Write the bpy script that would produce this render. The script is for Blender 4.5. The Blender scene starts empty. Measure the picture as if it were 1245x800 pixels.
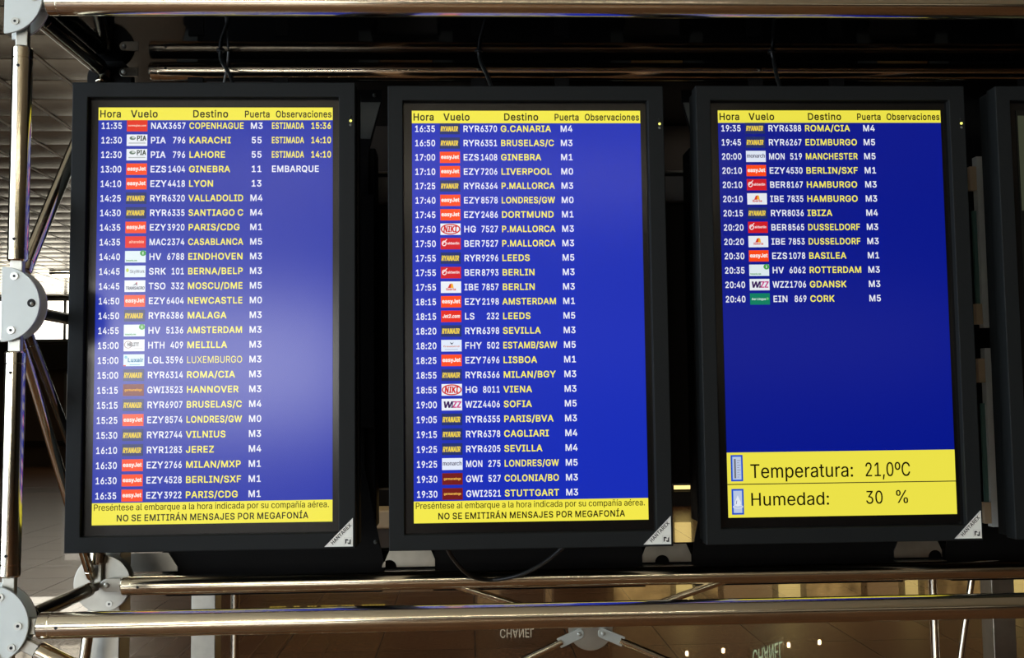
import bpy, bmesh, math, random
from mathutils import Vector, Matrix
from mathutils.geometry import tessellate_polygon

# ------------------------------------------------------------------ camera, world, light, exposure
S = bpy.context.scene
COL = S.collection
random.seed(7)
CAM = Vector((0.9055, -2.5278, 1.6))
YAW, PITCH, ROLL, FPX = 0.0424, 0.0708, -0.0118, 1249.75
fw = Vector((math.sin(YAW)*math.cos(PITCH), math.cos(YAW)*math.cos(PITCH), math.sin(PITCH)))
rt = Vector((math.cos(YAW), -math.sin(YAW), 0)); up = rt.cross(fw)
r2 = rt*math.cos(ROLL)+up*math.sin(ROLL); u2 = -rt*math.sin(ROLL)+up*math.cos(ROLL)
cd = bpy.data.cameras.new('camera'); cam = bpy.data.objects.new('camera', cd); COL.objects.link(cam)
cam.matrix_world = Matrix(((r2.x, u2.x, -fw.x, CAM.x), (r2.y, u2.y, -fw.y, CAM.y), (r2.z, u2.z, -fw.z, CAM.z), (0, 0, 0, 1)))
cd.sensor_fit = 'HORIZONTAL'; cd.sensor_width = 36.0; cd.lens = FPX/1245*36.0
cd.clip_start = 0.05; cd.clip_end = 200
S.camera = cam
w = bpy.data.worlds.new('hall_world'); S.world = w; w.use_nodes = True
w.node_tree.nodes['Background'].inputs[0].default_value = (0.5, 0.45, 0.38, 1)
w.node_tree.nodes['Background'].inputs[1].default_value = 0.004
S.view_settings.view_transform = 'Standard'; S.view_settings.look = 'None'
S.view_settings.exposure = 0.0; S.view_settings.gamma = 1.0; S.view_settings.use_curve_mapping = False
# strengths of the daylight behind each group of window panes, and of the lit shop
L_FAR, L_SIDE, L_BEHIND, L_DIM, L_SHOP, L_LAMP = 3.3, 6.8, 11.0, 0.4, 0.42, 11.5

# ------------------------------------------------------------------ materials
def lin(c):
    return tuple(((v/255)/12.92 if v/255 <= .04045 else ((v/255+.055)/1.055)**2.4) for v in c)
def mat(name, col, rough=.5, metal=0., emit=None, es=1., spec=.5, noise=0., nscale=60., coat=0.):
    m = bpy.data.materials.new(name); m.use_nodes = True
    nt = m.node_tree; b = nt.nodes['Principled BSDF']
    c = lin(col) if max(col) > 1.001 else col
    b.inputs['Base Color'].default_value = (*c, 1); b.inputs['Roughness'].default_value = rough
    b.inputs['Metallic'].default_value = metal; b.inputs['Specular IOR Level'].default_value = spec
    if coat: b.inputs['Coat Weight'].default_value = coat
    if emit is not None:
        e = lin(emit) if max(emit) > 1.001 else emit
        b.inputs['Emission Color'].default_value = (*e, 1); b.inputs['Emission Strength'].default_value = es
    if noise:
        tc = nt.nodes.new('ShaderNodeTexCoord'); n = nt.nodes.new('ShaderNodeTexNoise'); n.inputs['Scale'].default_value = nscale
        n.inputs['Detail'].default_value = 4
        mr = nt.nodes.new('ShaderNodeMapRange'); mr.inputs['To Min'].default_value = 1-noise; mr.inputs['To Max'].default_value = 1+noise
        mx = nt.nodes.new('ShaderNodeVectorMath'); mx.operation = 'SCALE'; mx.inputs[0].default_value = c
        nt.links.new(tc.outputs['Object'], n.inputs['Vector']); nt.links.new(n.outputs['Fac'], mr.inputs['Value'])
        nt.links.new(mr.outputs['Result'], mx.inputs['Scale']); nt.links.new(mx.outputs['Vector'], b.inputs['Base Color'])
        mr2 = nt.nodes.new('ShaderNodeMapRange'); mr2.inputs['To Min'].default_value = max(0, rough*(1-noise)); mr2.inputs['To Max'].default_value = min(1, rough*(1+noise))
        nt.links.new(n.outputs['Fac'], mr2.inputs['Value']); nt.links.new(mr2.outputs['Result'], b.inputs['Roughness'])
    return m
_mc = {}
def pix(col, k=1.0):
    """what one colour of the display shows: it shines through a satin glass front"""
    key = (tuple(col), k)
    if key not in _mc:
        _mc[key] = mat('display_colour', (.002, .002, .002), rough=.20, emit=tuple(v/255*255 for v in col), es=k, spec=.5)
    return _mc[key]

M = {}
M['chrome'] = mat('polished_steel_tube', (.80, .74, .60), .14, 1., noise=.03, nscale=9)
M['chrome_dark'] = mat('shaded_steel_tube', (.20, .19, .16), .2, 1., noise=.15, nscale=9)  # darker copy of the tube steel, shade by the canopy put into its colour
M['zinc'] = mat('galvanised_steel', (.42, .41, .36), .38, 1., noise=.25, nscale=22)
M['white_metal'] = mat('white_painted_plate', (.66, .70, .66), .42, 0., noise=.05, nscale=30)
M['grey_plate'] = mat('grey_painted_plate', (.40, .41, .36), .45, 0., noise=.08, nscale=30)
M['dark_plate'] = mat('dark_grey_plate', (.075, .078, .070), .5, 0., spec=.2, noise=.08, nscale=30)
M['washer'] = mat('nickel_washer', (.60, .60, .54), .35, .6, noise=.08)
M['hole'] = mat('dark_hole', (.004, .004, .004), .8)
M['black_metal'] = mat('black_powder_coat', (.004, .004, .004), .6, spec=.12, noise=.15)
M['bezel'] = mat('charcoal_plastic', (.012, .0135, .0135), .55, spec=.14, noise=.06, nscale=900)
M['border'] = mat('black_panel_border', (.004, .004, .004), .20)
M['gloss_black'] = mat('glossy_black_panel', (.003, .003, .003), .06, spec=.5)
M['cable'] = mat('black_cable_rubber', (.012, .013, .013), .35)
M['cable_white'] = mat('grey_cable', (.35, .36, .36), .4)
M['badge'] = mat('silver_badge', (.88, .88, .80), .5, .0, noise=.04)
M['badge_ink'] = mat('badge_ink', (.035, .035, .03), .6)
M['badge_edge'] = mat('silver_badge_edge', (.8, .8, .75), .3, .3)
M['led'] = mat('green_status_led', (.1, .1, .02), .4, emit=(250, 250, 120), es=1.3)
M['led_off'] = mat('unlit_led', (.12, .12, .10), .4)
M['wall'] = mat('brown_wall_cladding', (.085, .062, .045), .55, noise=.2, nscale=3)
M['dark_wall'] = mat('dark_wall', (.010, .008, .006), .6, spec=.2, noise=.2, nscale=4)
M['beam'] = mat('dark_beam', (.012, .011, .010), .5)
M['frame'] = mat('window_frame_grey', (.12, .12, .12), .4)
M['beige'] = mat('beige_stone', (.62, .48, .30), .4, noise=.12, nscale=6)
M['glass_green'] = mat('green_glass_edge', (.10, .20, .17), .12, spec=.6)

def emissive(name, col, s, grid=None):
    return mat(name, (.02, .02, .02), .6, emit=col, es=s)
M['day_far'] = emissive('bright_daylight', (1., .92, .77), L_FAR)
M['day_side'] = emissive('cool_daylight', (.76, .87, 1.), L_SIDE)
M['day_behind'] = emissive('hall_daylight', (1., .97, .90), L_BEHIND)
M['day_dim'] = emissive('dim_daylight', (1., .88, .66), L_DIM)
M['unseen_ceiling_lamp'] = emissive('added_warm_lamp', (1., .86, .60), L_LAMP)
M['glow_added'] = emissive('added_floor_glow', (1., .92, .78), .55)
M['shop_glow'] = emissive('shop_window_light', (1., .62, .20), L_SHOP)
def goods(m):
    nt = m.node_tree; b = nt.nodes['Principled BSDF']; tc = nt.nodes.new('ShaderNodeTexCoord'); n = nt.nodes.new('ShaderNodeTexNoise')
    n.inputs['Scale'].default_value = 3.2; n.inputs['Detail'].default_value = 3
    mr = nt.nodes.new('ShaderNodeMapRange'); st = b.inputs['Emission Strength'].default_value
    mr.inputs['From Min'].default_value = .38; mr.inputs['From Max'].default_value = .66; mr.inputs['To Min'].default_value = st*.25; mr.inputs['To Max'].default_value = st*2.0
    nt.links.new(tc.outputs['Object'], n.inputs['Vector']); nt.links.new(n.outputs['Fac'], mr.inputs['Value']); nt.links.new(mr.outputs['Result'], b.inputs['Emission Strength'])
goods(M['shop_glow'])
M['shop_bright'] = emissive('bright_shop_window_light', (1., .74, .25), L_SHOP*3.6)
M['shop_beige'] = emissive('pale_shop_light', (1., .60, .24), .34)
M['lamp'] = emissive('downlight_bulb', (1., .72, .36), 30)
M['sign_green'] = emissive('pale_green_sign', (.72, 1., .62), 2.2)
M['sign_white'] = emissive('warm_white_sign', (1., .93, .68), 1.6)
M['sign_yellow'] = emissive('yellow_sign', (1., .72, .10), 1.4)

def floor_mat():
    m = bpy.data.materials.new('polished_brown_granite_tiles'); m.use_nodes = True; nt = m.node_tree; b = nt.nodes['Principled BSDF']
    tc = nt.nodes.new('ShaderNodeTexCoord')
    def N(t, **k):
        n = nt.nodes.new(t)
        for a, v in k.items(): n.inputs[a].default_value = v
        return n
    mp = nt.nodes.new('ShaderNodeMapping'); mp.inputs['Location'].default_value = (-0.30, 0.12, 0)
    nt.links.new(tc.outputs['Object'], mp.inputs['Vector'])
    br = N('ShaderNodeTexBrick', Scale=1.0, **{'Mortar Size': .004, 'Brick Width': .63, 'Row Height': .63, 'Mortar Smooth': .3})
    br.offset = 0; br.inputs['Color1'].default_value = (.205, .092, .040, 1); br.inputs['Color2'].default_value = (.150, .068, .030, 1)
    br.inputs['Mortar'].default_value = (.012, .008, .006, 1)
    nt.links.new(mp.outputs['Vector'], br.inputs['Vector'])
    n = N('ShaderNodeTexNoise', Scale=42., Detail=5., Roughness=.8); nt.links.new(tc.outputs['Object'], n.inputs['Vector'])
    mr = N('ShaderNodeMapRange', **{'From Min': .38, 'From Max': .62, 'To Min': .15, 'To Max': 1.6}); nt.links.new(n.outputs['Fac'], mr.inputs['Value'])
    sc = nt.nodes.new('ShaderNodeVectorMath'); sc.operation = 'SCALE'
    nt.links.new(br.outputs['Color'], sc.inputs[0]); nt.links.new(mr.outputs['Result'], sc.inputs['Scale'])
    nt.links.new(sc.outputs['Vector'], b.inputs['Base Color'])
    rr = N('ShaderNodeMapRange', **{'To Min': .27, 'To Max': .5}); nt.links.new(br.outputs['Fac'], rr.inputs['Value'])
    nt.links.new(rr.outputs['Result'], b.inputs['Roughness'])
    b.inputs['Specular IOR Level'].default_value = .22
    b.inputs['Coat Weight'].default_value = .55; b.inputs['Coat Roughness'].default_value = .015
    return m
M['floor'] = floor_mat()
M['seam_glint'] = mat('seam_glint_strip', (.80, .78, .72), .38, .85)
M['strip_lamp'] = emissive('strip_lamp_light', (1., .90, .70), L_LAMP*2.7)
M['ceil_near'] = mat('cream_painted_ceiling_tile', (.45, .38, .26), .6, noise=.05, nscale=2)
M['ceil'] = mat('satin_metal_ceiling_tile', (.60, .57, .49), .21, .95, noise=.10, nscale=2)

# ------------------------------------------------------------------ mesh helpers
class MB:
    """collects verts / faces with a material index each, then links them as ONE mesh object"""
    def __init__(s): s.v, s.f, s.mi, s.mats = [], [], [], []
    def m(s, material):
        if material not in s.mats: s.mats.append(material)
        return s.mats.index(material)
    def add(s, vs, fs, material):
        k = len(s.v); i = s.m(material); s.v += [tuple(v) for v in vs]
        for f in fs: s.f.append(tuple(k+a for a in f)); s.mi.append(i)
    def box(s, a, b, material):
        (x0, y0, z0), (x1, y1, z1) = a, b
        s.add([(x0,y0,z0),(x1,y0,z0),(x1,y1,z0),(x0,y1,z0),(x0,y0,z1),(x1,y0,z1),(x1,y1,z1),(x0,y1,z1)],
              [(0,3,2,1),(4,5,6,7),(0,1,5,4),(1,2,6,5),(2,3,7,6),(3,0,4,7)], material)
    def prism(s, pts, y0, y1, material):
        """outline in X/Z (counter-clockwise seen from -Y) given a thickness along Y"""
        n = len(pts)
        vs = [(x, y0, z) for x, z in pts]+[(x, y1, z) for x, z in pts]
        s.add(vs, [tuple(range(n)), tuple(range(2*n-1, n-1, -1))]+[(i, i+n, (i+1) % n+n, (i+1) % n) for i in range(n)], material)
    def lathe(s, p0, p1, prof, material, seg=28):
        p0, p1 = Vector(p0), Vector(p1); ax = (p1-p0).normalized()
        a = ax.orthogonal().normalized(); b = ax.cross(a); vs, fs = [], []
        for t, r in prof:
            c = p0+ax*t
            for i in range(seg):
                q = 2*math.pi*i/seg; vs.append(c+a*(r*math.cos(q))+b*(r*math.sin(q)))
        for k in range(len(prof)-1):
            for i in range(seg):
                j = (i+1) % seg; fs.append((k*seg+i, k*seg+j, (k+1)*seg+j, (k+1)*seg+i))
        fs.append(tuple(range(seg-1, -1, -1))); fs.append(tuple((len(prof)-1)*seg+i for i in range(seg)))
        s.add(vs, fs, material)
    def cyl(s, p0, p1, r, material, seg=28):
        s.lathe(p0, p1, [(0, r), ((Vector(p1)-Vector(p0)).length, r)], material, seg)
    def obox(s, c, u, v, n, su, sv, sn, material):
        c = Vector(c); vs = []
        for k in (-1, 1):
            for j in (-1, 1):
                for i in (-1, 1): vs.append(c+u*(i*su/2)+v*(j*sv/2)+n*(k*sn/2))
        s.add(vs, [(0,2,3,1),(4,5,7,6),(0,1,5,4),(1,3,7,5),(3,2,6,7),(2,0,4,6)], material)
    def sweep(s, pts, r, material, seg=12):
        pts = [Vector(p) for p in pts]; n = len(pts); vs, fs = [], []; ref = None
        for k, p in enumerate(pts):
            t = (pts[min(k+1, n-1)]-pts[max(k-1, 0)]).normalized()
            a = t.orthogonal().normalized() if ref is None else (ref-t*ref.dot(t)).normalized()
            ref = a; b = t.cross(a)
            for i in range(seg):
                q = 2*math.pi*i/seg; vs.append(p+a*(r*math.cos(q))+b*(r*math.sin(q)))
        for k in range(n-1):
            for i in range(seg):
                j = (i+1) % seg; fs.append((k*seg+i, k*seg+j, (k+1)*seg+j, (k+1)*seg+i))
        fs.append(tuple(range(seg-1, -1, -1))); fs.append(tuple((n-1)*seg+i for i in range(seg)))
        s.add(vs, fs, material)
    def build(s, name, parent=None, smooth=False, bevel=0, loc=None, **props):
        me = bpy.data.meshes.new(name); me.from_pydata(s.v, [], s.f)
        for m_ in s.mats: me.materials.append(m_)
        me.polygons.foreach_set('material_index', s.mi); me.update()
        o = bpy.data.objects.new(name, me); COL.objects.link(o)
        if smooth:
            bm = bmesh.new(); bm.from_mesh(me)
            for f in bm.faces: f.smooth = len(f.verts) <= 4
            for e in bm.edges:
                if len(e.link_faces) == 2 and e.calc_face_angle(0) > math.radians(35): e.smooth = False
            bm.to_mesh(me); bm.free()
        if bevel:
            bv = o.modifiers.new('edge', 'BEVEL'); bv.width = bevel; bv.segments = 2; bv.limit_method = 'ANGLE'; bv.angle_limit = math.radians(40)
        if parent is not None:
            o.parent = parent; o.matrix_parent_inverse = Matrix.Translation(-wpos(parent))
        for k, v_ in props.items(): o[k] = v_
        return o
def wpos(o):
    p = Vector(o.location)
    return p if o.parent is None else p*0 if o.type == 'MESH' else p
def thing(name, label, cat, loc, group=None):
    o = bpy.data.objects.new(name, None); COL.objects.link(o); o.location = loc; o.empty_display_size = .1
    o['label'] = label; o['category'] = cat
    if group: o['group'] = group
    return o
def tag(o, label, cat, group=None):
    o['label'] = label; o['category'] = cat
    if group: o['group'] = group
    return o
def struct(o, label=None):
    o['kind'] = 'structure'
    if label: o['label'] = label
    return o
def arc(cx, cz, r, a0, a1, n, sx=1, sz=1):
    return [(cx+sx*r*math.cos(math.radians(a0+(a1-a0)*i/n)), cz+sz*r*math.sin(math.radians(a0+(a1-a0)*i/n))) for i in range(n+1)]

# ------------------------------------------------------------------ lettering: outlines of the characters, unit = 1/200 of the capital height
GLYPHS = {}
GLYPHS['R'] = {
    'A': '191;81,199 8,2 34,2 36,4 54,56 136,56 156,2 183,2 111,197 109,199;95,178 113,120 128,81 128,78 62,79 84,142',
    'B': '182;26,199 25,2 115,2 140,9 157,23 162,32 165,46 165,64 163,74 157,85 142,98 125,104 126,105 141,112 152,122 155,130 158,139 158,153 152,173 137,188 118,197 101,199;50,90 108,91 125,84 135,74 140,63 140,47 137,38 125,28 112,24 51,24;50,112 51,177 108,176 121,171 130,160 133,153 132,133 128,127 116,117 98,112',
    'C': '203;152,10 162,18 174,31 181,43 188,63 162,63 154,44 142,32 128,25 109,21 84,25 74,30 63,39 54,50 48,63 44,75 41,98 44,124 50,143 59,157 73,169 91,177 116,178 133,173 143,167 151,159 160,144 162,136 187,136 183,154 173,171 158,186 141,195 116,202 97,202 72,195 54,186 44,176 29,155 21,137 18,117 18,82 25,53 39,29 57,13 73,4 92,-1 121,-1 139,4',
    'D': '200;26,199 25,2 103,2 122,5 143,15 164,34 169,42 177,58 182,78 182,122 175,146 168,160 163,168 145,184 120,196 93,199;51,177 93,177 118,172 133,163 143,154 152,139 158,115 158,86 154,68 144,48 131,35 120,29 101,24 50,25',
    'E': '167;148,2 148,24 50,25 51,91 140,91 140,112 51,112 50,176 147,177 148,199 26,199 25,2',
    'F': '164;26,2 50,2 51,87 138,88 137,109 50,110 50,176 146,177 146,199 25,199',
    'G': '207;114,202 97,202 82,199 66,193 51,183 40,173 31,160 21,137 18,118 19,74 23,59 33,38 38,31 53,15 61,10 73,4 92,-1 128,0 141,4 157,13 170,24 178,34 184,47 189,66 188,100 113,100 113,78 164,77 164,68 159,52 153,42 144,34 129,25 121,22 93,22 71,32 54,50 48,63 43,82 43,118 53,148 58,155 73,169 86,176 97,178 122,177 134,172 150,159 158,148 162,136 188,137 184,152 178,164 159,184 137,197',
    'H': '206;26,2 50,2 51,92 155,92 155,2 180,2 180,199 155,199 155,113 51,113 50,199 25,199',
    'I': '121;107,2 107,24 73,25 73,176 107,177 108,199 15,199 15,177 48,176 48,25 15,24 14,2',
    'J': '158;133,199 108,199 108,54 107,45 102,34 93,25 84,21 72,20 60,22 53,26 46,33 42,40 40,49 40,68 15,68 15,44 17,34 23,22 37,9 48,3 62,-1 93,0 113,10 127,27 133,49',
    'K': '186;176,2 173,8 97,113 178,199 145,199 75,126 51,97 50,199 26,199 25,2 50,2 50,67 80,96 147,2',
    'L': '157;26,199 25,2 142,2 142,24 50,25 50,199',
    'M': '249;223,199 188,199 138,70 125,30 112,71 62,197 60,199 25,199 26,2 49,2 48,170 64,123 113,2 137,2 182,116 200,168 199,2 224,2',
    'N': '208;26,199 25,2 50,2 50,166 77,120 152,4 153,2 182,2 183,199 158,199 158,34 140,67 55,199',
    'O': '212;121,-1 136,3 149,9 162,18 179,37 188,54 193,70 195,87 195,113 193,129 186,149 174,170 159,184 148,192 129,199 114,202 97,202 83,199 62,190 54,186 38,169 33,161 24,144 19,126 18,82 21,64 31,40 40,28 52,16 61,10 81,1 92,-1;116,178 129,174 141,168 153,158 159,149 169,123 170,85 168,71 161,55 155,45 142,32 119,22 103,21 88,24 74,30 64,37 54,50 48,63 43,82 43,118 51,145 59,157 68,166 91,177',
    'P': '177;26,2 50,2 51,73 105,73 118,76 137,84 152,99 160,118 162,148 153,172 135,189 121,196 98,199 25,199;51,177 100,177 112,175 123,168 132,159 137,144 135,122 129,110 118,100 103,96 51,96',
    'Q': '212;184,-17 160,16 173,28 183,43 194,76 194,123 189,143 181,159 173,171 159,184 148,192 133,198 113,202 99,202 83,199 64,192 53,184 35,165 25,147 20,132 18,117 18,83 21,64 31,41 39,29 52,16 73,4 91,-1 106,-2 127,0 142,5 158,-17;98,178 114,178 126,176 146,165 156,153 164,139 170,115 170,85 168,71 160,53 146,36 123,63 98,63 126,26 112,21 88,24 66,36 56,47 48,63 43,83 43,117 50,143 59,157 68,166 83,175',
    'R': '179;26,199 25,2 50,2 50,78 98,78 139,2 168,2 125,80 126,83 141,91 152,101 160,120 162,151 158,164 152,175 136,189 122,196 111,198;50,176 100,177 116,173 125,168 132,160 137,148 137,128 128,111 115,103 105,100 51,100',
    'S': '178;92,202 69,200 44,188 28,172 22,154 22,137 24,129 29,120 41,108 66,96 115,82 126,76 134,68 137,62 137,48 130,36 121,28 100,20 79,20 60,27 45,41 42,54 17,53 18,41 24,27 40,11 57,2 74,-2 105,-2 117,1 132,7 146,17 153,25 159,37 162,47 162,63 159,73 146,91 134,100 116,107 67,121 59,125 48,137 47,153 52,164 57,170 69,176 86,180 102,179 119,172 127,166 132,158 133,150 135,148 159,148 158,158 152,173 139,187 124,196 112,200',
    'T': '179;77,2 102,2 102,176 165,177 165,199 14,199 15,177 77,176',
    'U': '206;26,199 25,56 34,32 39,25 55,11 66,5 81,0 118,-2 137,3 147,8 155,13 170,30 180,55 180,198 155,198 155,61 152,49 145,39 131,27 116,22 100,21 85,23 71,29 62,37 53,52 50,61 50,198',
    'V': '191;9,199 9,193 81,2 110,2 183,199 158,199 156,197 113,78 96,23 77,83 36,196 34,199',
    'W': '272;264,199 238,199 203,65 195,26 182,83 151,199 123,199 121,197 89,80 78,26 34,197 33,199 9,199 8,195 62,2 91,2 93,5 127,127 136,168 144,130 179,2 209,2 212,7',
    'X': '189;9,2 37,2 75,54 94,86 104,69 151,2 180,2 110,102 113,109 168,185 176,199 148,199 104,136 94,119 83,141 42,199 13,199 80,102',
    'Y': '188;81,2 107,2 107,83 180,199 151,199 94,104 81,130 38,197 36,199 8,199 81,84',
    'Z': '175;18,199 18,177 128,176 18,20 18,2 158,2 158,24 46,23 68,50 158,180 158,199',
    'a': '155;133,1 134,108 130,122 125,131 109,144 88,150 59,149 51,147 34,138 22,125 17,115 19,113 41,107 44,114 53,123 63,128 88,129 96,127 105,119 109,111 110,98 106,92 99,90 51,84 36,79 26,72 17,63 14,53 14,32 21,16 31,7 47,0 77,-2 88,2 98,8 109,22 111,1;110,74 110,51 107,42 104,35 92,24 79,19 58,19 48,23 40,31 37,36 37,47 40,53 49,61 66,66 98,70',
    'b': '169;23,199 22,2 44,1 45,24 63,6 79,-2 103,-2 115,2 128,10 139,20 151,45 155,66 155,83 149,112 141,125 129,138 114,147 100,150 82,150 72,148 63,143 47,126 46,198;95,19 80,19 67,24 55,36 46,60 46,89 55,113 67,124 82,129 94,129 110,123 124,108 130,87 130,62 126,47 121,37 110,26',
    'c': '158;114,5 133,19 139,28 144,41 121,47 119,40 108,27 92,19 74,19 61,24 49,36 43,49 39,66 39,82 41,95 50,114 62,124 76,129 89,129 102,126 111,119 121,103 143,108 143,113 138,123 128,134 118,142 104,148 93,150 73,150 54,145 41,137 31,128 19,105 15,89 15,60 20,40 30,23 43,10 57,2 71,-2 96,-2',
    'd': '169;147,199 124,198 123,126 109,141 97,148 88,150 68,150 52,145 42,139 30,128 21,113 15,91 15,58 19,42 26,26 34,16 43,8 57,1 67,-2 94,0 108,7 122,24 124,24 124,1 148,2;89,19 69,21 56,28 45,42 39,66 40,92 46,109 51,116 61,124 76,129 88,129 106,122 113,115 120,102 124,84 123,57 115,37 106,27',
    'e': '161;92,150 66,149 57,147 42,138 25,119 15,89 15,58 20,40 26,28 47,7 71,-2 98,-2 119,6 138,21 145,36 122,42 118,34 106,23 94,19 74,19 57,27 49,35 43,46 39,61 39,66 148,67 146,94 138,120 122,138 109,145;39,88 43,104 48,113 61,124 74,129 89,129 104,123 116,110 123,92 122,87',
    'f': '102;34,2 57,2 57,127 91,128 90,149 57,149 58,174 62,180 69,184 81,186 90,183 97,202 92,205 66,207 47,199 39,191 34,181 33,149 4,148 5,128 33,127',
    'g': '170;147,148 124,148 124,125 122,125 109,141 97,148 86,151 64,149 46,142 31,129 25,120 19,107 15,91 15,60 20,41 25,32 38,16 56,6 64,4 91,4 106,10 114,17 122,27 124,27 123,-13 118,-23 112,-28 96,-36 69,-36 54,-30 41,-15 22,-25 21,-27 30,-39 42,-48 67,-57 97,-57 116,-52 126,-47 140,-33 148,-12;92,25 72,25 56,32 45,45 39,67 40,92 46,109 59,124 78,130 93,128 106,122 116,111 124,87 124,65 119,46 104,30',
    'h': '164;23,199 22,2 46,2 46,99 51,112 59,121 68,126 75,129 92,129 102,125 110,118 117,101 117,2 140,2 141,109 134,130 119,144 108,149 90,151 79,150 65,145 52,134 47,125 46,199',
    'i': '68;22,2 45,2 45,149 22,148;50,184 49,196 46,201 40,204 29,204 22,201 18,194 19,181 26,175 30,173 42,175',
    'j': '68;45,149 22,148 22,-19 19,-25 13,-30 -2,-33 -2,-54 15,-54 30,-48 39,-38 45,-22;50,194 42,203 28,204 19,196 18,184 22,178 28,174 40,174 49,182',
    'k': '152;23,199 22,2 46,2 46,55 62,70 117,2 145,2 146,4 80,85 142,148 113,149 47,83 46,199',
    'l': '77;23,198 22,24 26,14 35,4 45,1 68,1 72,3 69,21 53,22 49,25 46,31 46,198',
    'm': '242;220,2 220,112 212,132 200,144 180,151 158,150 140,141 131,132 125,123 119,137 108,146 95,151 80,151 62,144 51,133 45,123 45,148 22,148 23,2 46,2 46,102 51,115 58,123 67,128 78,130 89,129 100,123 109,110 109,2 134,2 134,106 136,113 145,124 155,129 164,130 175,129 185,124 192,117 196,107 196,2',
    'n': '163;140,2 141,109 137,122 130,134 119,144 108,149 90,151 79,150 70,147 58,140 52,134 45,123 45,148 23,149 22,2 46,2 46,99 51,112 59,121 68,126 75,129 92,129 102,125 110,118 117,101 117,2',
    'o': '166;96,-2 112,3 122,10 133,19 141,31 150,57 150,92 145,109 139,121 122,139 104,148 93,150 66,149 54,145 41,137 31,128 24,116 19,105 15,89 16,52 25,30 43,10 64,0;92,19 74,19 61,24 49,36 43,49 39,66 40,91 48,110 58,122 76,129 96,128 106,123 119,109 126,86 126,62 123,47 118,37 108,27',
    'p': '169;23,-54 46,-53 47,24 62,7 73,1 82,-2 100,-2 114,2 129,10 141,23 147,35 152,49 155,65 155,83 151,104 139,128 128,139 115,146 103,150 74,149 59,140 49,126 45,125 45,148 22,148;97,129 109,124 120,114 125,105 130,88 130,62 126,47 121,37 113,28 99,20 83,19 65,25 54,38 46,59 46,90 54,111 63,122 79,129',
    'q': '169;147,-54 148,148 124,149 123,125 107,143 98,148 89,150 67,150 57,148 44,141 33,131 26,122 18,102 15,90 15,58 21,36 30,21 42,9 52,3 68,-2 87,-2 97,1 106,6 123,24 124,-53;91,129 104,123 116,110 123,93 124,65 119,44 107,28 93,20 76,19 59,25 48,38 40,58 39,83 44,104 50,115 58,123 73,129',
    'r': '104;23,2 46,2 46,101 49,109 58,120 67,125 75,128 97,126 97,150 82,151 67,147 50,133 47,126 45,127 44,149 22,148',
    's': '146;93,149 64,150 46,145 29,134 21,119 21,97 24,88 33,79 43,73 56,68 94,59 103,52 107,44 104,32 96,24 89,21 74,18 61,19 50,24 42,32 38,43 16,38 17,30 26,15 35,7 53,0 86,-2 104,3 116,11 123,18 131,32 132,45 129,56 126,63 116,73 94,82 60,90 53,94 44,103 44,114 47,119 56,127 70,131 80,131 93,127 101,120 106,110 128,113 127,120 119,133 108,143',
    't': '92;85,1 80,22 57,22 53,27 51,34 51,128 81,129 82,148 51,148 51,184 27,184 27,149 5,148 4,129 27,128 28,24 32,16 47,3 56,0',
    'u': '164;23,149 22,41 27,25 35,14 47,5 57,1 84,0 95,3 107,11 118,27 119,2 140,1 141,149 117,149 117,51 112,37 104,28 95,23 87,21 73,21 60,26 55,30 49,40 46,48 46,149',
    'v': '155;147,148 121,148 91,68 78,24 70,53 35,148 9,148 65,2 91,2',
    'w': '225;216,148 189,148 163,54 157,28 143,88 125,149 101,149 99,147 76,62 69,30 67,31 58,70 37,146 35,149 11,149 13,137 54,4 56,2 79,2 81,4 112,120 146,2 170,2',
    'x': '151;11,2 37,2 65,42 76,61 114,2 141,2 90,75 139,147 138,149 112,149 87,112 77,92 41,149 12,148 62,76',
    'y': '155;20,-53 48,-55 60,-50 75,-36 82,-21 147,149 121,148 90,65 78,24 66,63 35,148 9,148 65,3 60,-16 54,-27 43,-34 25,-32',
    'z': '152;134,2 134,23 51,23 132,130 132,148 21,149 21,126 100,126 101,125 21,23 18,20 18,2',
    '0': '181;102,-1 112,1 130,11 139,21 149,37 155,54 159,73 160,116 154,150 140,178 127,190 114,198 97,202 82,202 61,195 49,187 37,173 29,158 24,143 20,122 20,79 24,56 29,42 37,27 52,10 72,0;99,179 112,173 120,165 127,155 135,124 137,90 132,58 122,37 107,24 94,20 86,20 76,22 66,29 53,47 45,73 44,117 48,139 59,164 69,173 77,178',
    '1': '181;154,2 154,23 109,23 109,199 80,199 36,167 36,142 42,145 84,175 84,23 32,23 32,2',
    '2': '181;27,2 154,2 154,23 62,23 62,26 129,96 142,113 149,130 151,157 144,173 131,188 114,198 96,202 84,202 62,197 45,186 32,168 28,157 27,142 50,141 52,144 52,153 57,164 67,175 81,180 102,178 115,172 123,163 127,153 127,137 121,122 112,110 28,22',
    '3': '181;30,199 30,177 114,176 111,171 63,117 63,98 96,97 115,89 121,84 128,74 130,66 130,48 124,35 117,29 100,21 75,21 61,26 50,35 43,52 20,52 19,44 23,33 28,24 41,11 62,1 73,-1 101,-1 122,5 137,15 151,34 155,47 154,74 145,91 127,106 111,113 89,115 148,180 148,199',
    '4': '181;123,199 99,199 97,197 19,67 17,43 112,42 112,2 135,2 136,42 164,43 163,65 136,65 135,124 112,123 112,65 44,65',
    '5': '181;145,199 39,199 28,100 52,97 60,103 73,108 98,108 112,102 121,92 128,81 130,71 130,58 125,42 117,31 108,25 98,21 77,21 66,26 55,35 48,52 26,52 26,39 33,26 46,11 58,4 76,-1 101,-1 115,3 130,11 143,24 150,38 155,59 153,85 141,107 130,119 117,126 96,131 73,129 56,119 54,119 61,177 145,177',
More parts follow.
